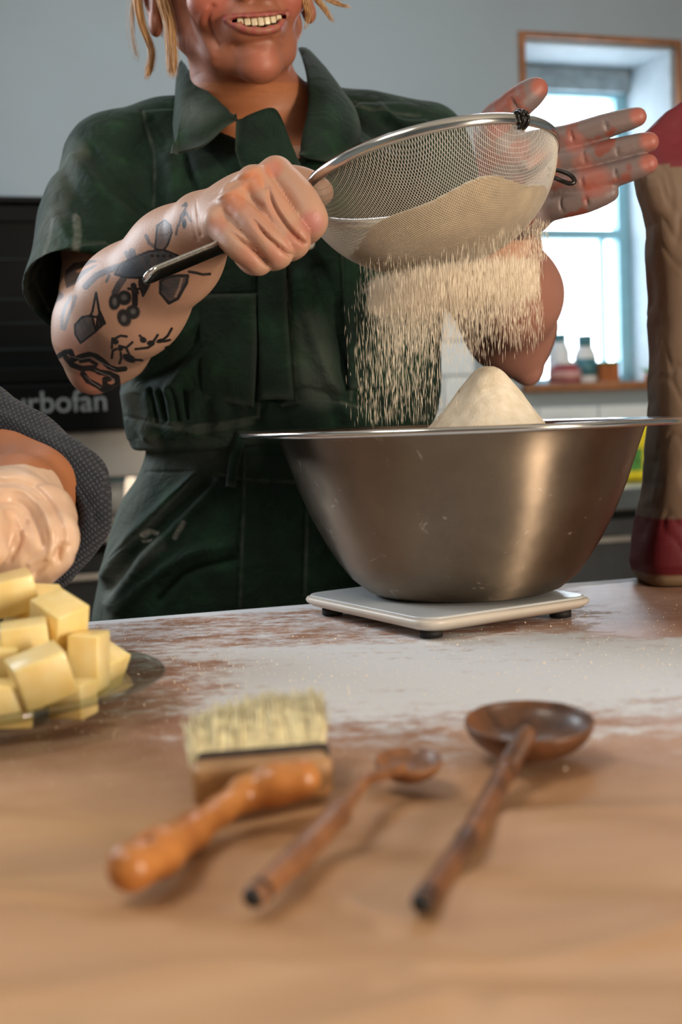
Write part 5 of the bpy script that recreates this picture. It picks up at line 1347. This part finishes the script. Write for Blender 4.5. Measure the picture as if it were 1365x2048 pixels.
# ---- hair: cap plus loose locks
g_ = SDF(); g_.ell(H(0, -.022, .040), np.array([.081, .096, .084]) * HS, HM, 0); g_.ell(H(0, -.09, -.01), np.array([.05, .03, .05]) * HS, HM, .03); g_.ell(H(0, .090, -.022), np.array([.072, .062, .080]) * HS, HM, .01, 's')
v, q = g_.mesh(.003); n_ = normals(v, q); v = v + n_ * (.0012 * np.sin(((v - HO) @ HM)[:, 0] * 900))[:, None]; mesh_np('hair_cap', v, q, M['hair'], baker)


def lock(pts, w0, w1, n, name='hair_lock', spread=1.0):
    base_ = [np.array(W(*p)) for p in pts]; paths = []; rad_ = []
    for i in range(n):
        o0 = RNG.normal(0, .45, 3) * w0; o1 = o0 * (w1 / w0) * spread + RNG.normal(0, .3, 3) * w1; e = RNG.uniform(.72, 1.0) if i > n * .35 else RNG.uniform(.93, 1.02)
        P = catmull(base_, 6); t = np.linspace(0, 1, len(P))[:, None]; P = P + o0 * (1 - t) + o1 * t + np.sin(t * 3 + i) * w0 * .05; k_ = max(4, int(len(P) * e)); paths.append(P[:k_]); rad_.append(np.linspace(.00030, .00015, k_))
    V, Q = tubes(paths, rad_, 4); mesh_np(name, V, Q, M['hair'], baker)


lock([(292, -60, 1.44), (276, -10, 1.43), (284, 50, 1.43), (303, 105, 1.43), (294, 158, 1.43)], .0036, .0026, 260)
lock([(330, -70, 1.42), (322, -20, 1.41), (338, 40, 1.41), (344, 100, 1.41), (345, 154, 1.41)], .0048, .0046, 330)
lock([(300, -60, 1.45), (268, 0, 1.45), (266, 70, 1.45), (280, 130, 1.45)], .002, .004, 16)
lock([(318, -60, 1.45), (304, -10, 1.45), (316, 30, 1.45), (328, 80, 1.45)], .005, .003, 40)
lock([(612, -70, 1.40), (622, -20, 1.40), (648, 15, 1.41), (668, 46, 1.41)], .004, .0022, 50)
lock([(610, -70, 1.40), (640, -15, 1.41), (672, 6, 1.42), (702, 15, 1.42)], .0035, .0016, 50)
lock([(606, -60, 1.40), (612, 0, 1.40), (618, 35, 1.41), (608, 64, 1.41)], .004, .003, 24)

# ------------------------------------------------------------------ the helper at the left edge: gloved hand, pushed-up navy sleeve
HP = W(-300, 900, 1.15); helper = thing('person', 'second person at left edge, pushed-up navy sleeve and translucent glove over the butter', 'person', (HP.x, HP.y, FL))
sl = SDF()
sl.chain([W(-330, 700, 1.22), W(-160, 815, 1.18), W(40, 935, 1.13), W(118, 985, 1.10)], [.062, .055, .042, .034], .02)
sl.chain([W(112, 975, 1.10), W(128, 1040, 1.075), W(95, 1120, 1.055)], [.036, .031, .024], .02)
inn = SDF(); inn.chain([W(60, 985, 1.09), W(75, 1040, 1.03), W(30, 1075, .98)], [.028, .034, .045], .01); sl.group(inn, .008, 's')
V, Q = sl.mesh(.002); V = smooth_mesh(V, Q, 2, .4); N = normals(V, Q); pp = project(V); fr = N[:, 1] < .3
d_ = np.zeros(len(V))
for pts, wd, dp in (([(0, 860), (90, 905), (160, 975), (195, 1040)], 10, -.004), ([(0, 830), (100, 890), (190, 950)], 12, .002), ([(60, 940), (120, 1000), (150, 1080), (120, 1160)], 9, -.003), ([(200, 960), (180, 1030), (150, 1100)], 8, .003)): d_ += np.exp(-(seg_dist(pp, catmull([(*p, 0) for p in pts], 5)[:, :2]) / wd) ** 2) * dp * fr
V = V + N * (d_ + .0015 * vnoise(V, 40, 6))[:, None]; mesh_np('sleeve', V, Q, M['navy'], helper)
HX = W(-1150, 500, 1.32); b2 = SDF(); b2.chain([W(-1150, 420, 1.32), Vector((HX.x + .14, 1.31, .33)), W(-560, 600, 1.28), W(-330, 700, 1.22), W(-160, 825, 1.18)], [.06, .05, .045, .042, .036], .02); b2.chain([W(-160, 820, 1.18), W(40, 935, 1.12), W(72, 985, 1.075)], [.036, .033, .031], .02); b2.chain([W(72, 985, 1.075), W(30, 1000, 1.02), W(10, 1010, .99)], [.031, .029, .027], .02)
b2.ell(W(-1150, 120, 1.3), (.08, .095, .115), None, .02); b2.chain([W(-1150, 200, 1.3), W(-1150, 420, 1.32)], [.055, .06], .03)
V, Q = b2.mesh(.0028); V = smooth_mesh(V, Q, 1); mesh_np('body', V, Q, M['skin'], helper, attrs={'paint': np.tile(lc('a86a44'), (len(V), 1)).astype(np.float32)})
sw = SDF(); HX = W(-1150, 500, 1.32); sw.loft([(.40, HX.x, 1.32, .09, .06), (.36, HX.x, 1.32, .17, .09), (.25, HX.x, 1.32, .19, .11), (0, HX.x, 1.32, .17, .11), (-.15, HX.x, 1.32, .18, .12)], 0)
sw.chain([Vector((HX.x + .15, 1.31, .33)), W(-560, 600, 1.28), W(-330, 700, 1.22)], [.07, .066, .062], .03)
for s_ in (-1, 1): sw.chain([(HX.x + s_ * .09, 1.34, -.14), (HX.x + s_ * .09, 1.35, FL + .05)], [.09, .06], .03)
V, Q = sw.mesh(.006); mesh_np('sweater', V, Q, M['navy'], helper)
gl = SDF(); gl.chain([W(45, 1000, 1.02), W(20, 1020, .985)], [.030, .030], .02); gl.ell(W(25, 1050, .955), (.036, .030, .036), Matrix.Rotation(.5, 3, 'Y'), .02)
gl.ell(W(90, 1065, .96), (.017, .024, .028), Matrix.Rotation(.4, 3, 'Y'), .012)
for i, (a_, b_, c_) in enumerate((((95, 1030), (118, 1075), (95, 1120)), ((60, 1040), (85, 1100), (62, 1138)), ((25, 1045), (45, 1105), (28, 1142)), ((-10, 1050), (2, 1105), (-5, 1140)))):
    f = SDF(); f.chain(catmull([W(*a_, .95), W(*b_, .925), W(*c_, .935)], 4), np.interp(np.linspace(0, 1, 9), [0, .5, 1], [.0135, .0125, .0105]), .004); gl.group(f, .016)
f = SDF(); f.chain([W(-5, 1020, .945), W(-30, 1060, .90), W(-20, 1105, .89)], [.016, .0135, .011], .006); gl.group(f, .006)
V, Q = gl.mesh(.0013); V = smooth_mesh(V, Q, 1); N = normals(V, Q); pp = project(V)
gd = np.zeros(len(V))
for pts, wd, dp in (([(-5, 958), (50, 962), (100, 1000), (126, 1060), (118, 1120)], 5, -.0035), ([(0, 980), (45, 985), (85, 1020), (104, 1070), (98, 1118)], 7, .0028), ([(-5, 1000), (40, 1005), (70, 1040), (84, 1090)], 5, -.0028), ([(0, 1020), (30, 1030), (52, 1070)], 6, .0022), ([(70, 1150), (95, 1128), (134, 1092)], 5, -.003), ([(60, 1128), (92, 1108), (125, 1078)], 5, .0018), ([(20, 1120), (40, 1080), (50, 1040)], 5, -.0015)):
    gd += np.exp(-(seg_dist(pp, catmull([(*p, 0) for p in pts], 5)[:, :2]) / wd) ** 2) * dp * (N[:, 1] < .4)
w_ = np.sin(seg_dist(pp, np.array([[-60, 1180], [-20, 1180]], float)) / 9 + 2 * vnoise(V, 45, 3)); V = V + N * (.0004 * w_ + .0006 * vnoise(V, 60, 2) + gd)[:, None]
mesh_np('glove', V, Q, M['glove'], helper)
